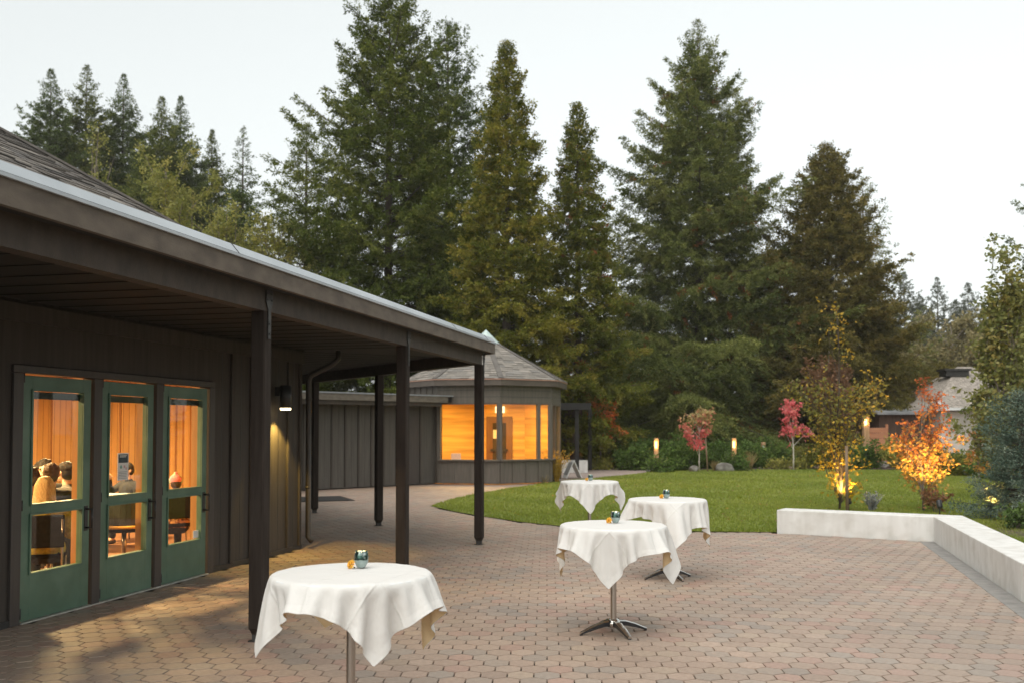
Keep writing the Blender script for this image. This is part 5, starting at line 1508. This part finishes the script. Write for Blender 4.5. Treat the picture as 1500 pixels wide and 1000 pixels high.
# the big firs and cedars behind the hall and lawn
conifer('tallest broad dark fir behind the hall, top cut by the photo edge', (pxx(568, 46), 46), pzz(-12, 46), 6.1, 21, PAL_FIR, nb=400, hang=.24, prof=.58, rag=.42, tw=12.5, leaf=.19, lw=.042, up=(.85, -.05), droop=.30, fill=1.0, wh=.75)
conifer('dark fir with a bluish top standing just behind the tallest fir', (pxx(655, 51), 51), pzz(28, 51), 5.2, 22, PAL_FIR2, nb=340, prof=.60, rag=.40, tw=7.5, leaf=.2, lw=.044, up=(.85, .0), wh=.62)
conifer('shorter ragged fir at the left flank of the tallest fir', (pxx(446, 49), 49), pzz(178, 49), 4.2, 23, PAL_FIR3, nb=260, prof=.7, rag=.5, tw=7, leaf=.2, lw=.04, up=(.8, .1), wh=.55)
conifer('tall golden olive cedar behind the round pavilion', (pxx(742, 41), 41), pzz(56, 41), 2.9, 24, PAL_CEDAR, nb=480, prof=.62, rag=.22, tw=13, leaf=.16, lw=.042, up=(.95, .10), droop=.45, name='cedar_tree', spray=.5, flat=.0)
conifer('slender olive cedar between the golden cedar and the spreading fir', (pxx(847, 43), 43), pzz(150, 43), 2.6, 25, PAL_CEDAR2, nb=430, prof=.62, rag=.22, tw=13, leaf=.16, lw=.042, up=(.95, .10), droop=.45, name='cedar_tree', spray=.5, cones=.02, flat=.0)
conifer('broad spreading fir with layered boughs to the ground behind the saplings', (pxx(1026, 55), 55), pzz(22, 55), 8.6, 26, PAL_FIR3, nb=430, z0=.085, hang=.26, prof=.90, rag=.42, tw=17, wh=.85, leaf=.19, lw=.040, up=(.75, -.02), droop=.34, cones=.012)
conifer('broad brownish cedar right of the spreading fir', (pxx(1216, 52), 52), pzz(212, 52), 5.2, 27, PAL_CEDAR3, nb=520, prof=.66, rag=.2, tw=10, leaf=.18, lw=.045, up=(.9, .12), droop=.42, name='cedar_tree', spray=.5, flat=.0, skirt=.12)
conifer('thin open branched fir showing behind the brownish cedar', (pxx(1268, 58), 58), pzz(262, 58), 4.2, 28, PAL_FIR3, nb=90, prof=.6, rag=.4, tw=4.5, leaf=.22, lw=.04, up=(1.0, .35), droop=.2)
conifer('dark fir at the right edge of the photo behind the columnar tree', (pxx(1556, 40), 40), pzz(180, 40), 2.6, 29, PAL_FIR, nb=200, prof=.6, rag=.4, tw=7, leaf=.2, lw=.045)
# distant row at the left: built one by one
for i, (px, py, rm, lab) in enumerate(((66, 96, 3.0, 'leftmost of the tall firs above the shingled roof'), (119, 90, 2.9, 'second and tallest of the distant firs above the shingled roof'), (174, 103, 3.0, 'third of the distant firs above the shingled roof, with a straight spire'),
                                       (231, 138, 2.7, 'left one of the close pair of distant firs'), (259, 137, 2.5, 'right one of the close pair of distant firs'),
                                       (306, 187, 2.3, 'short dark distant fir left of the open one'), (352, 182, 2.2, 'open thin distant fir nearest the tallest fir'))):
    Y = 78 + (i % 3) * 3
    conifer(lab, (pxx(px, Y), Y), pzz(py, Y), rm * 3.05, 40 + i, PAL_FIR if i % 2 else PAL_FIR2, nb=470 if i < 6 else 190, z0=.25, prof=.97, rag=.40, wh=.9, tw=13 if i < 6 else 7, leaf=.30, lw=.060, up=(.45, .0), group='distant firs above the hall roof')
# distant trees at the right
for i, (px, py, rm) in enumerate(((1327, 398, 3.6), (1350, 432, 3.0), (1376, 406, 2.6), (1402, 440, 3.0), (1421, 414, 3.2), (1446, 440, 3.0), (1300, 440, 3.2))):
    Y = 118 + (i % 3) * 6
    conifer(('far pale fir left in the gap behind the brownish cedar', 'low far fir second from the cedar', 'far slim fir in the middle of the gap', 'low far fir between the slim and the full one', 'far full fir near the columnar tree', 'low far fir beside the columnar tree', 'far fir half behind the brownish cedar')[i],
            (pxx(px, Y), Y), pzz(py, Y), rm * 2.1, 60 + i, PAL_FAR, nb=220, z0=.1, prof=.9, rag=.4, wh=1.0, tw=5.5, leaf=.42, lw=.085, up=(.4, .05), group='far firs in the gap')

def broadleaf(label, base, H, crown, seed, pal, nl=9000, leaf=.09, lw=.03, limbs=9, trunk_r=.06, name='tree', cat='tree', group=None, bark='bark_grey', twigs=7, spread=.28, ztrunk=.3, droopy=.2, pts=None, stems=1, light=None, mat='leaf', zc=None, parent_name='crown', jitter=1.0, twig_r=None, rim=.55):
    """crown: list of (dx, dy, z, rx, ry, rz) ellipsoids the limbs reach into"""
    rng = np.random.default_rng(seed); t = thing(name, label, cat, (base[0], base[1], 0), group)
    bx, by = base; m = MB()
    ctr = np.array(crown, float); vol = ctr[:, 3] * ctr[:, 4] * ctr[:, 5]; vol = vol ** .6; pk = vol / vol.sum()
    ends = []; ztop = H
    if stems == 1:
        wob = rng.normal(0, .03 * H * .25, (6, 2)); wob[0] = 0
        ztop = H * .88; zz = np.linspace(0, ztop, 6)
        m.tube([(bx + w[0], by + w[1], z) for w, z in zip(wob, zz)], list(np.linspace(trunk_r, max(.006, trunk_r * .12), 6)), 8)
        def tp(z):
            k = np.clip(z / ztop * 5, 0, 4.999); i = int(k); f = k - i
            w = wob[i] * (1 - f) + wob[i + 1] * f; return np.array([bx + w[0], by + w[1], z])
    else:
        tp = lambda z: np.array([bx + rng.normal(0, trunk_r * 2), by + rng.normal(0, trunk_r * 2), 0.])
    W = []; Dd = []
    for i in range(limbs):
        e = ctr[rng.choice(len(ctr), p=pk)]
        while True:
            q = rng.uniform(-1, 1, 3); rr = np.linalg.norm(q)
            if rim * .6 < rr < 1: break
        end = np.array([bx + e[0] + q[0] * e[3], by + e[1] + q[1] * e[4], e[2] + q[2] * e[5]])
        zs = np.clip(end[2] - rng.uniform(.15, .45) * H * .8, ztrunk * H * .5, ztop * .95)
        st = tp(zs); mid = (st + end) / 2 + np.array([0, 0, .10 * np.linalg.norm(end - st)]) + rng.normal(0, .04, 3) * np.linalg.norm(end - st)
        r0 = max(.006, trunk_r * .42 * (1 - .5 * zs / ztop))
        pts_ = [st, (st * .55 + mid * .45), mid, (mid * .4 + end * .6), end]
        m.tube([tuple(p) for p in pts_], [r0, r0 * .8, r0 * .6, r0 * .4, r0 * .15], 5, cap=False)
        for k in range(twigs):
            f = rng.uniform(.35, 1.02); a = mid + (end - mid) * max(0, f * 2 - 1) if f > .5 else st + (mid - st) * f * 2
            dv = norm(rng.normal(0, 1, 3) + .9 * norm(end - st) + np.array([0, 0, .1])); tl = spread * rng.uniform(.5, 1.3)
            b = a + dv * tl; b[2] -= droopy * tl * .4
            m.tube([tuple(a), tuple((a + b) / 2 + np.array([0, 0, .05 * tl])), tuple(b)], [r0 * .25 + .0015, r0 * .18 + .001, .0015], 3, cap=False)
            W.append((a, b)); Dd.append(rng.normal())
    A = np.array([w[0] for w in W]); B = np.array([w[1] for w in W]); tone = np.array(Dd)
    k = rng.integers(0, len(A), nl); f = rng.random(nl) ** .7
    tlen = np.linalg.norm(B - A, axis=1)[k]
    c = A[k] + (B - A)[k] * f[:, None] + rng.normal(0, 1, (nl, 3)) * (twig_r or spread * .16) * jitter
    c[:, 2] = np.maximum(c[:, 2], .02)
    d = norm((B - A)[k] * .6 / (tlen[:, None] + 1e-6) + rng.normal(0, .7, (nl, 3)) + np.array([0, 0, -droopy]))
    V, F = leaf_quads(c, d, leaf * rng.uniform(.6, 1.3, nl), lw * rng.uniform(.7, 1.3, nl), rng, .25)
    if zc is not None:      # the hue changes up the crown, palette running from base to top
        fz = np.clip((c[:, 2] - zc[0]) / (zc[1] - zc[0]), 0, 1)
        ff = fz + .16 * tone[k] + rng.normal(0, .14, nl)
    else: ff = .45 + .17 * tone[k] + rng.normal(0, .16, nl)
    C = mixpal(ff, pal) * rng.uniform(.85, 1.15, (nl, 1))
    np_mesh('crown', V, F, M[mat], t, colors=C)
    m.build('trunk' if stems == 1 else 'stems', M[bark], t)
    return t

PAL_BIRCH = [(0.189, 0.203, 0.046), (0.270, 0.273, 0.062), (0.365, 0.336, 0.081), (0.459, 0.378, 0.098)]
PAL_OLIVE = [(0.168, 0.154, 0.065), (0.231, 0.203, 0.086), (0.294, 0.245, 0.107), (0.364, 0.280, 0.130)]
PAL_SHRUB = [(0.055, 0.095, 0.024), (0.090, 0.150, 0.037), (0.137, 0.204, 0.050), (0.193, 0.264, 0.068)]
PAL_PINK = [(.64, .12, .13), (.74, .17, .18), (.80, .23, .22), (.80, .30, .24)]
PAL_PINKG = [(.72, .16, .16), (.74, .22, .18), (.52, .33, .15), (.44, .40, .16)]
PAL_YEL = [(.42, .30, .02), (.44, .29, .03), (.22, .20, .04), (.18, .18, .045), (.24, .20, .045), (.42, .27, .03)]
PAL_ORG = [(.60, .40, .09), (.60, .32, .07), (.58, .22, .055), (.50, .15, .05), (.42, .11, .045)]
PAL_RUST = [(.15, .085, .045), (.21, .115, .058), (.28, .145, .07), (.34, .18, .085)]
PAL_ORN = [(.50, .10, .03), (.60, .16, .035), (.64, .24, .05), (.40, .28, .06)]
PAL_COL = [(0.132, 0.156, 0.046), (0.198, 0.213, 0.061), (0.276, 0.269, 0.083), (0.408, 0.325, 0.110)]

# yellowing broadleaf trees over the gutter line
for lab, px, py, Y, rx, pal, n in (('yellow green birch rising above the gutter left of the firs', 246, 222, 46, 2.5, PAL_BIRCH, 24000), ('small golden leaved tree at the roof hip', 133, 214, 50, 1.3, PAL_BIRCH, 6000),
                          ('low yellow green tree above the gutter between the birch and the tall fir', 326, 305, 44, 1.6, PAL_BIRCH, 12000), ('pale green tree at the foot of the tallest fir above the gutter', 398, 318, 44, 1.7, PAL_BIRCH, 14000)):
    H = pzz(py, Y) * 1.07
    broadleaf(lab, (pxx(px, Y), Y), H, [(0, 0, H * .74, rx, rx, H * .30), (0, 0, H * .88, rx * .6, rx * .6, H * .15), (rx * .6, 0, H * .6, rx, rx, H * .28), (-rx * .5, .2, H * .62, rx * .95, rx, H * .28)], int(px), pal, nl=n, leaf=.14, lw=.04, limbs=56, trunk_r=.13, twigs=7, spread=.75, name='birch_tree', group='yellowing broadleaf trees above the gutter')
Y = 60.; H = pzz(300, Y)
conifer('dark round topped evergreen above the gutter under the open fir', (pxx(350, 55), 55), pzz(285, 55), 2.0, 88, PAL_FIR2, nb=220, z0=.2, prof=.35, rag=.3, tw=7, leaf=.25, lw=.055, up=(.9, .2))
# hazy olive trees in the right gap
for lab, px, py, Y, rx in (('big rounded olive brown tree in the right gap beyond the cottage', 1395, 452, 76, 4.6), ('dark rounded tree left of the olive brown one, behind the outbuilding', 1322, 510, 66, 3.6), ('rounded tree right of the olive brown one behind the columnar tree', 1470, 470, 74, 4.2)):
    H = pzz(py, Y)
    broadleaf(lab, (pxx(px, Y), Y), H, [(0, 0, H * .68, rx, rx, H * .42), (rx * .7, 0, H * .55, rx * .9, rx, H * .38), (-rx * .8, .2, H * .5, rx * .9, rx, H * .38)], int(px), PAL_OLIVE if px != 1322 else PAL_CEDAR3, nl=20000, leaf=.30, lw=.09, limbs=60, trunk_r=.2, twigs=8, spread=1.1, group='rounded trees in the right gap')
# rusty shrub behind the pink sapling
broadleaf('rust red leaved shrub tree in front of the brownish cedar', (pxx(1215, 47), 47), pzz(490, 47), [(0, 0, 3.6, 1.2, 1., 2.0), (.8, 0, 2.6, 1., 1., 1.3), (-.6, 0, 4.2, .7, .8, 1.0)], 91, PAL_RUST, nl=7500, leaf=.15, lw=.045, limbs=34, trunk_r=.07, twigs=6, spread=.6)
broadleaf('small orange leaved maple beside the dark garden shelter', (pxx(880, 42), 42), pzz(578, 42), [(0, 0, 2.25, .75, .7, .5), (.5, 0, 1.6, .6, .5, .35), (-.3, 0, 2.6, .5, .5, .35)], 92, PAL_ORN, nl=1500, leaf=.12, lw=.04, limbs=16, trunk_r=.04, twigs=5, spread=.4, name='maple_tree')
# saplings with pink leaves
broadleaf('pale stemmed sapling with sparse bright pink leaves at the far right of the lawn', (pxx(1161, 40.4), 40.4), 2.85, [(-.25, 0, 2.55, .42, .3, .22), (.35, 0, 2.55, .5, .3, .10), (0, 0, 1.85, .55, .4, .28), (.75, 0, 1.75, .35, .25, .12)], 93, PAL_PINK, nl=750, leaf=.13, lw=.048, limbs=16, trunk_r=.035, twigs=4, spread=.28, bark='bark_pale', name='maple_sapling', droopy=.5, ztrunk=.5)
broadleaf('staked sapling with pink and yellow green leaves in the middle of the shrub bed', (pxx(1024, 39.6), 39.6), 2.35, [(0, 0, 2.3, .62, .4, .30), (-.25, 0, 1.75, .6, .4, .30), (.15, 0, 1.25, .6, .4, .28)], 94, PAL_PINKG, nl=1300, leaf=.13, lw=.046, limbs=20, trunk_r=.03, twigs=5, spread=.32, bark='bark_pale', name='maple_sapling', droopy=.5, ztrunk=.4, zc=(.9, 2.9))
st = MB(); x, y = pxx(1034, 39.5), 39.5; st.tube([(x + .05, y, 0), (x - .02, y, 1.35)], .03, 8); tag(st.build('tree_stake', M['stake'], None, off=(x, y, 0)), 'short wooden stake beside the pink and green sapling', 'stake')
# yellow tree behind the seat wall
broadleaf('tall thin yellow leaved sapling lit from below behind the bench wall', YT, 4.75, [(0, 0, 2.15, .95, .8, .45), (-.55, 0, 2.55, .55, .5, .35), (.6, .1, 2.5, .45, .5, .55), (-.3, 0, 1.7, .75, .6, .30), (.1, -.1, .70, .46, .45, .50), (0, 0, 1.35, .40, .4, .3), (0, 0, 3.5, .14, .14, .9), (0, 0, 4.3, .10, .10, .5)], 95, PAL_YEL, nl=2700, leaf=.080, lw=.026, limbs=70, trunk_r=.026, twigs=5, spread=.34, bark='bark', name='sapling', droopy=.4, zc=(.3, 3.6), ztrunk=.06)
st = MB(); x, y = G(1241, 750); st.tube([(x, y, 0), (x, y, 1.35)], .032, 8); tag(st.build('tree_stake', M['stake'], None, off=(x, y, 0)), 'tall round wooden stake in front of the yellow sapling', 'stake')
broadleaf('young maple with fiery orange leaves lit from below behind the bench wall', OT, 2.75, [(0, 0, 1.55, .58, .5, .55), (-.30, 0, 1.30, .42, .4, .45), (.38, 0, 1.25, .40, .4, .55), (.05, 0, 2.2, .40, .35, .35), (.15, 0, 2.65, .20, .2, .20), (.0, 0, .85, .5, .4, .25)], 96, PAL_ORG, nl=3000, leaf=.075, lw=.024, limbs=60, trunk_r=.028, twigs=5, spread=.24, name='maple_tree', droopy=.3, zc=(.6, 2.6), ztrunk=.15)
broadleaf('small drooping plant with dark red leaves at the foot of the orange maple', (OT[0] + .12, OT[1] - .25), .55, [(0, 0, .35, .28, .25, .15)], 97, PAL_RUST, nl=320, leaf=.08, lw=.028, limbs=9, trunk_r=.008, twigs=4, spread=.15, stems=5, name='shrub', cat='shrub')
# columnar tree and blue spruce at the right edge
broadleaf('tall columnar olive leaved tree at the right edge of the lawn', (pxx(1478, 24), 24), pzz(340, 24), [(-.95, -.3, 1.75, .45, .4, .65), (0, 0, 3.0, .62, .7, 2.5), (-.1, 0, 5.0, .36, .35, 1.1), (.35, 0, 4.2, .5, .45, 1.2), (-.45, 0, 2.2, .45, .4, .7)], 98, PAL_COL, nl=12500, leaf=.115, lw=.04, limbs=90, trunk_r=.06, twigs=6, spread=.40, name='columnar_tree', droopy=.3, ztrunk=.1)
m_ = broadleaf('slim leader shoot tree beside the columnar tree at the right', (pxx(1458, 24.6), 24.6), pzz(328, 24.6), [(0, 0, 5.6, .12, .12, 1.1), (0, 0, 3.6, .4, .4, 1.2)], 99, PAL_COL, nl=1500, leaf=.11, lw=.036, limbs=34, trunk_r=.03, twigs=4, spread=.22, name='columnar_tree', ztrunk=.2)
broadleaf('lit orange leaved shrub by the white cottage wall', (pxx(1432, 30), 30), 1.9, [(0, 0, 1.1, .35, .35, .7), (.2, 0, .8, .3, .3, .5)], 100, PAL_ORG, nl=900, leaf=.10, lw=.034, limbs=18, trunk_r=.02, twigs=4, spread=.25, name='shrub', cat='shrub', zc=(.2, 2.6))
SPX, SPY = pxx(1497, 18.2), 18.2
conifer('small blue green spruce in the bed at the right end of the bench wall', (SPX, SPY), 2.3, .88, 101, PAL_SPRUCE, nb=120, z0=.10, prof=.6, rag=.45, tw=24, leaf=.080, lw=.016, up=(.7, .05), droop=.2, tip=.2, name='blue_spruce', spray=.55)
broadleaf('low leafy shrub below the blue spruce at the bed edge', G(1492, 776), .42, [(0, 0, .24, .42, .35, .16)], 102, PAL_SHRUB, nl=1600, leaf=.06, lw=.02, limbs=22, trunk_r=.008, twigs=6, spread=.16, stems=5, name='shrub', cat='shrub')
broadleaf('orange leaved low plant glowing by the spruce trunk', (SPX + .15, SPY - .7), .9, [(0, 0, .6, .16, .2, .35)], 103, PAL_ORG, nl=160, leaf=.075, lw=.026, limbs=9, trunk_r=.008, twigs=3, spread=.15, stems=3, name='shrub', cat='shrub')
# shrub masses behind the lawn: each bush a thing of its own
PAL_SILV = [(.16, .17, .16), (.26, .27, .26), (.38, .39, .37), (.5, .5, .48)]
bushes = [
    (918, 42.5, 1.55, .85, 'dark green bush at the left end of the shrub bed', PAL_SHRUB, .9), (952, 44.0, 1.65, .8, 'tall dark bush behind the left lit bollard', PAL_SHRUB, .9),
    (981, 40.4, 1.15, .65, 'low spreading bush in front of the left lit bollard', PAL_SHRUB, 1), (1003, 40.8, 1.25, .8, 'bushy green shrub left of the pink and green sapling', PAL_SHRUB, 1),
    (1058, 42.2, 1.10, .8, 'rounded dark shrub right of the pink and green sapling', PAL_SHRUB, 1), (1104, 42.6, 1.1, .75, 'spreading dark shrub under the unlit bollard', PAL_SHRUB, 1),
    (1085, 46.5, 1.6, 1.1, 'taller dark shrub behind the right lit bollard', PAL_SHRUB, .8), (1040, 46.5, 1.7, 1.1, 'tall dark shrub in front of the board fence', PAL_SHRUB, .8),
    (1215, 53.5, 1.8, 1.1, 'dark shrub behind the far path near the pink sapling', PAL_SHRUB, .8), (1258, 41.8, 1.6, .9, 'green shrub behind the yellow sapling', PAL_SHRUB, .9),
    (1318, 41.0, 1.75, .7, 'yellow green upright shrub between the screen and the orange maple', PAL_BIRCH, .9), (1340, 42.5, 1.1, .8, 'brownish shrub behind the orange maple', PAL_CEDAR3, .9),
    (1388, 37.5, .95, .75, 'dark shrub in front of the cottage wall', PAL_SHRUB, 1), (1415, 35.5, .75, .7, 'low green shrub at the lawn corner near the cottage', PAL_CEDAR2, 1), (1452, 33.5, .8, .8, 'low shrub by the cottage path', PAL_SHRUB, 1),
    (864, 43.0, .75, .5, 'sparse brown shrub beside the low wall of the shelter', PAL_CEDAR3, .6), (893, 43.5, .7, .5, 'brown grassy shrub left of the dark bush', PAL_CEDAR3, .6),
    (876, 41.6, .35, .5, 'low bright green mound plant on the mulch by the path', PAL_BIRCH, 1), (1175, 41.7, .42, .4, 'small yellowish plant beside the pink sapling', PAL_BIRCH, .7), (1142, 41.8, .4, .35, 'small pale plant left of the pink sapling', PAL_BIRCH, .7),
    (1205, 41.6, 1.2, .8, 'leafy green shrub on the lawn corner behind the yellow sapling', PAL_CEDAR2, .9), (1236, 41.2, .8, .7, 'dense low shrub on the lawn edge behind the yellow sapling', PAL_SHRUB, 1), (1150, 54.0, 1.8, 1.2, 'dark shrub in front of the fence behind the pink sapling', PAL_SHRUB, .8),    (930, 40.9, 1.15, .8, 'leafy shrub right of the mulch, in front of the dark bushes', PAL_SHRUB, 1), (1033, 42.6, 1.3, .9, 'full green shrub just behind the staked sapling', PAL_SHRUB, 1), (1084, 43.4, 1.25, .9, 'full green shrub behind the right lit bollard', PAL_SHRUB, 1), (1128, 44.6, 1.35, 1.0, 'full green shrub between the unlit bollard and the pink sapling', PAL_SHRUB, 1), (990, 43.2, 1.45, .9, 'full green shrub right of the left lit bollard, set back', PAL_SHRUB, 1), (1078, 40.0, .62, .5, 'low green mound at the foot of the right lit bollard', PAL_SHRUB, 1), (966, 38.7, .55, .42, 'low green mound at the foot of the left lit bollard', PAL_SHRUB, 1),
    (1000, 50.5, 1.6, 1.2, 'dark shrub near the fence behind the shrub bed', PAL_SHRUB, .8)]
for i, (px, Yb, hh, rx, lab, pal, dens) in enumerate(bushes):
    broadleaf(lab, (pxx(px, Yb), Yb), hh * .8, [(0, 0, hh * .5, rx, rx * .8, hh * .5), (rx * .5, -.1, hh * .38, rx * .6, rx * .5, hh * .36), (-rx * .5, 0, hh * .42, rx * .6, rx * .5, hh * .36)], 120 + i, pal, nl=int(3600 * dens * rx * hh) + 500, leaf=.13, lw=.030, limbs=34, trunk_r=.014, twigs=7, spread=.34, stems=6, name='shrub', cat='shrub', group='shrubs along the lawn and fence', mat='leafthick', rim=.2)

def tuft(label, base, n, h, pal, seed, spread=.4, w=.012, name='grass_clump', cat='plant', group=None, leafy=0):
    rng = np.random.default_rng(seed); t = thing(name, label, cat, (base[0], base[1], 0), group)
    a = rng.random(n) * 6.283; tilt = rng.random(n) ** .8 * spread; hh = h * rng.uniform(.6, 1.1, n)
    b = np.stack([base[0] + np.cos(a) * .06 * rng.random(n), base[1] + np.sin(a) * .06 * rng.random(n), np.zeros(n)], 1)
    V = []; F = []; k = 0
    out = np.stack([np.cos(a), np.sin(a), np.zeros(n)], 1); sd = np.stack([-np.sin(a + 1), np.cos(a + 1), np.zeros(n)], 1)
    segs = 4; P = []
    for j in range(segs + 1):
        u = j / segs
        c = b + out * (tilt * hh * u ** 1.6)[:, None] + np.array([0, 0, 1.]) * (hh * (u - .18 * tilt * u * u))[:, None]
        ww = w * (1 - u * .85); P += [c - sd * ww, c + sd * ww]
    V = np.stack(P, 1); m = V.shape[1]
    Fb = np.array([[2 * j, 2 * j + 1, 2 * j + 3, 2 * j + 2] for j in range(segs)])
    F = (np.arange(n)[:, None, None] * m + Fb[None]).reshape(-1, 4)
    C = mixpal(np.repeat(.5 + rng.normal(0, .25, n), segs), pal)
    VV = V.reshape(-1, 3)
    o = np_mesh('blades', VV, F, M['leaf'], t, colors=C)
    if leafy:
        i = rng.integers(0, n, leafy); u = rng.uniform(.15, 1, leafy)
        c = b[i] + out[i] * (tilt[i] * hh[i] * u ** 1.6)[:, None] + np.array([0, 0, 1.]) * (hh[i] * (u - .18 * tilt[i] * u * u))[:, None]
        d = norm(rng.normal(0, .8, (leafy, 3)) + np.array([0, 0, .5]))
        V2, F2 = leaf_quads(c, d, rng.uniform(.035, .075, leafy), rng.uniform(.010, .018, leafy), rng)
        np_mesh('leaves', V2, F2, M['leaf'], t, colors=mixpal(.5 + rng.normal(0, .25, leafy), pal))
    return t
PAL_GOLD = [(.28, .17, .03), (.42, .26, .04), (.52, .34, .05), (.56, .40, .09)]
PAL_STRAW = [(.20, .15, .07), (.30, .22, .10), (.38, .29, .14), (.30, .28, .10)]
tuft('golden yellow twiggy shrub by the pavilion corner', (pxx(815, 31.4), 31.4), 70, 1.05, PAL_GOLD, 201, .55, .010, name='shrub', cat='shrub', leafy=1500)
tuft('small tawny tuft at the foot of the pavilion wall', (pxx(797, 30.9), 30.9), 40, .28, PAL_STRAW, 202, .9)
for i, (px, Yb, hh, lab) in enumerate(((967, 39.0, .55, 'straw coloured grass clump at the left point of the shrub bed'), (1098, 40.6, .8, 'tall straw grass clump right of the pale boulder'), (1046, 39.6, .45, 'short straw grass between the rocks'), (898, 42.5, .8, 'tawny upright grass on the mulch by the path'), (1330, 40.5, .8, 'tawny grass behind the orange maple'))):
    tuft(lab, (pxx(px, Yb), Yb), 90, hh, PAL_STRAW, 210 + i, .6, .016, group='straw grass clumps in the beds')
tuft('silvery grey leaved plant just behind the bench wall right of the yellow sapling', G(1277, 749), 60, .42, PAL_SILV, 220, .7, .02, name='silver_plant', leafy=260)

def rock(label, px, Yb, s, seed, zoff=0.):
    rng = random.Random(seed); x = pxx(px, Yb)
    bm = bmesh.new(); bmesh.ops.create_icosphere(bm, subdivisions=3, radius=1)
    ph = [(Vector((rng.gauss(0, 1), rng.gauss(0, 1), rng.gauss(0, 1))).normalized(), rng.uniform(.62, .88)) for _ in range(11)]
    for v in bm.verts:
        for nn, dd in ph:
            k = v.co.dot(nn)
            if k > dd: v.co -= nn * (k - dd)
        v.co = Vector((v.co.x * s[0], v.co.y * s[1], v.co.z * s[2] + s[2] * .45))
    me = bpy.data.meshes.new('boulder'); bm.to_mesh(me); bm.free()
    o = link_mesh('boulder', me, M['rock'], None, (x, Yb, zoff))
    tag(o, label, 'rock', 'rocks in the garden beds')
rock('large pale tilted boulder at the lawn edge', 1061, 39.6, (.40, .30, .26), 1)
rock('small pale rock left of the staked sapling', 1016, 39.3, (.22, .2, .18), 2)
rock('flat slab rock on the dark bed left of the bushes', 880, 44.5, (.45, .3, .12), 3)
rock('rounded rock in the mulch near the shelter', 866, 43.8, (.42, .3, .25), 4)
rock('pale stacked rock beside the dark bush', 897, 46.0, (.55, .3, .40), 5)
rock('small rock at the left tip of the shrub bed', 955, 39.2, (.25, .2, .14), 6)
rock('dark rock under the lit bollard by the screen', 1290, 42.8, (.5, .3, .22), 7)
rock('rock at the lawn edge right of the pink sapling', 1310, 43.0, (.35, .25, .2), 8)

# ------------------------------------------------------------------ sky, sun, camera
wd = bpy.data.worlds.new('World'); sc.world = wd; wd.use_nodes = True
nt = wd.node_tree; nt.nodes.clear()
out = nt.nodes.new('ShaderNodeOutputWorld'); bg = nt.nodes.new('ShaderNodeBackground')
sky = nt.nodes.new('ShaderNodeTexSky'); sky.sky_type = 'NISHITA'; sky.sun_disc = False
SUN_EL, SUN_ROT = 14.0, 205.0
SKYV = 1.60
sky.sun_elevation = R(SUN_EL); sky.sun_rotation = R(SUN_ROT); sky.air_density = 1.0; sky.dust_density = 2.5; sky.ozone_density = 1.0
hs = nt.nodes.new('ShaderNodeHueSaturation'); hs.inputs['Saturation'].default_value = .16; hs.inputs['Value'].default_value = 1.0
gm = nt.nodes.new('ShaderNodeGamma'); gm.inputs[1].default_value = .45
tn = nt.nodes.new('ShaderNodeMix'); tn.data_type = 'RGBA'; tn.blend_type = 'MULTIPLY'; tn.inputs[0].default_value = 1.; tn.inputs[7].default_value = (SKYV * .965, SKYV, SKYV * .985, 1)
nt.links.new(sky.outputs[0], hs.inputs['Color']); nt.links.new(hs.outputs[0], gm.inputs[0]); nt.links.new(gm.outputs[0], tn.inputs[6]); nt.links.new(tn.outputs[2], bg.inputs[0]); bg.inputs[1].default_value = .13
nt.links.new(bg.outputs[0], out.inputs[0])
sl = bpy.data.lights.new('sun', 'SUN'); sl.energy = .85; sl.angle = R(55); sl.color = (1., .96, .91)
so = bpy.data.objects.new('sun', sl); COL.objects.link(so)
az = R(SUN_ROT); el = R(66)
to_sun = Vector((math.sin(az) * math.cos(el), math.cos(az) * math.cos(el), math.sin(el)))
so.rotation_euler = to_sun.to_track_quat('Z', 'Y').to_euler()

cd = bpy.data.cameras.new('camera'); cam = bpy.data.objects.new('camera', cd); COL.objects.link(cam)
cd.sensor_width = 36; cd.lens = 36 * FPX / 1500; cd.clip_end = 2000; cd.clip_start = .05
cam.location = (0, 0, CAMH); cam.rotation_euler = (R(90) + PITCH, 0, 0)
cd.shift_y = SH * FPX / 1500
cd.dof.use_dof = True; cd.dof.focus_distance = 8.0; cd.dof.aperture_fstop = 2.8
sc.camera = cam
sc.view_settings.view_transform = 'Standard'; sc.view_settings.look = 'None'; sc.view_settings.exposure = 1.45; sc.view_settings.gamma = 1
sc.cycles.use_denoising = True
sc.cycles.max_bounces = 8; sc.cycles.transparent_max_bounces = 12; sc.cycles.caustics_reflective = False; sc.cycles.caustics_refractive = False
sc.cycles.sample_clamp_indirect = 4

# thin evening air
def haze():
    m, nt, out = new_mat('pale_evening_haze')
    v = nt.nodes.new('ShaderNodeVolumePrincipled'); v.inputs['Density'].default_value = .0004; v.inputs['Color'].default_value = (.95, .92, .86, 1)
    nt.links.new(v.outputs[0], out.inputs['Volume'])
    tag(MB().box((0, 60, 20), (400, 200, 42.2)).build('haze', m), kind='stuff')
haze()
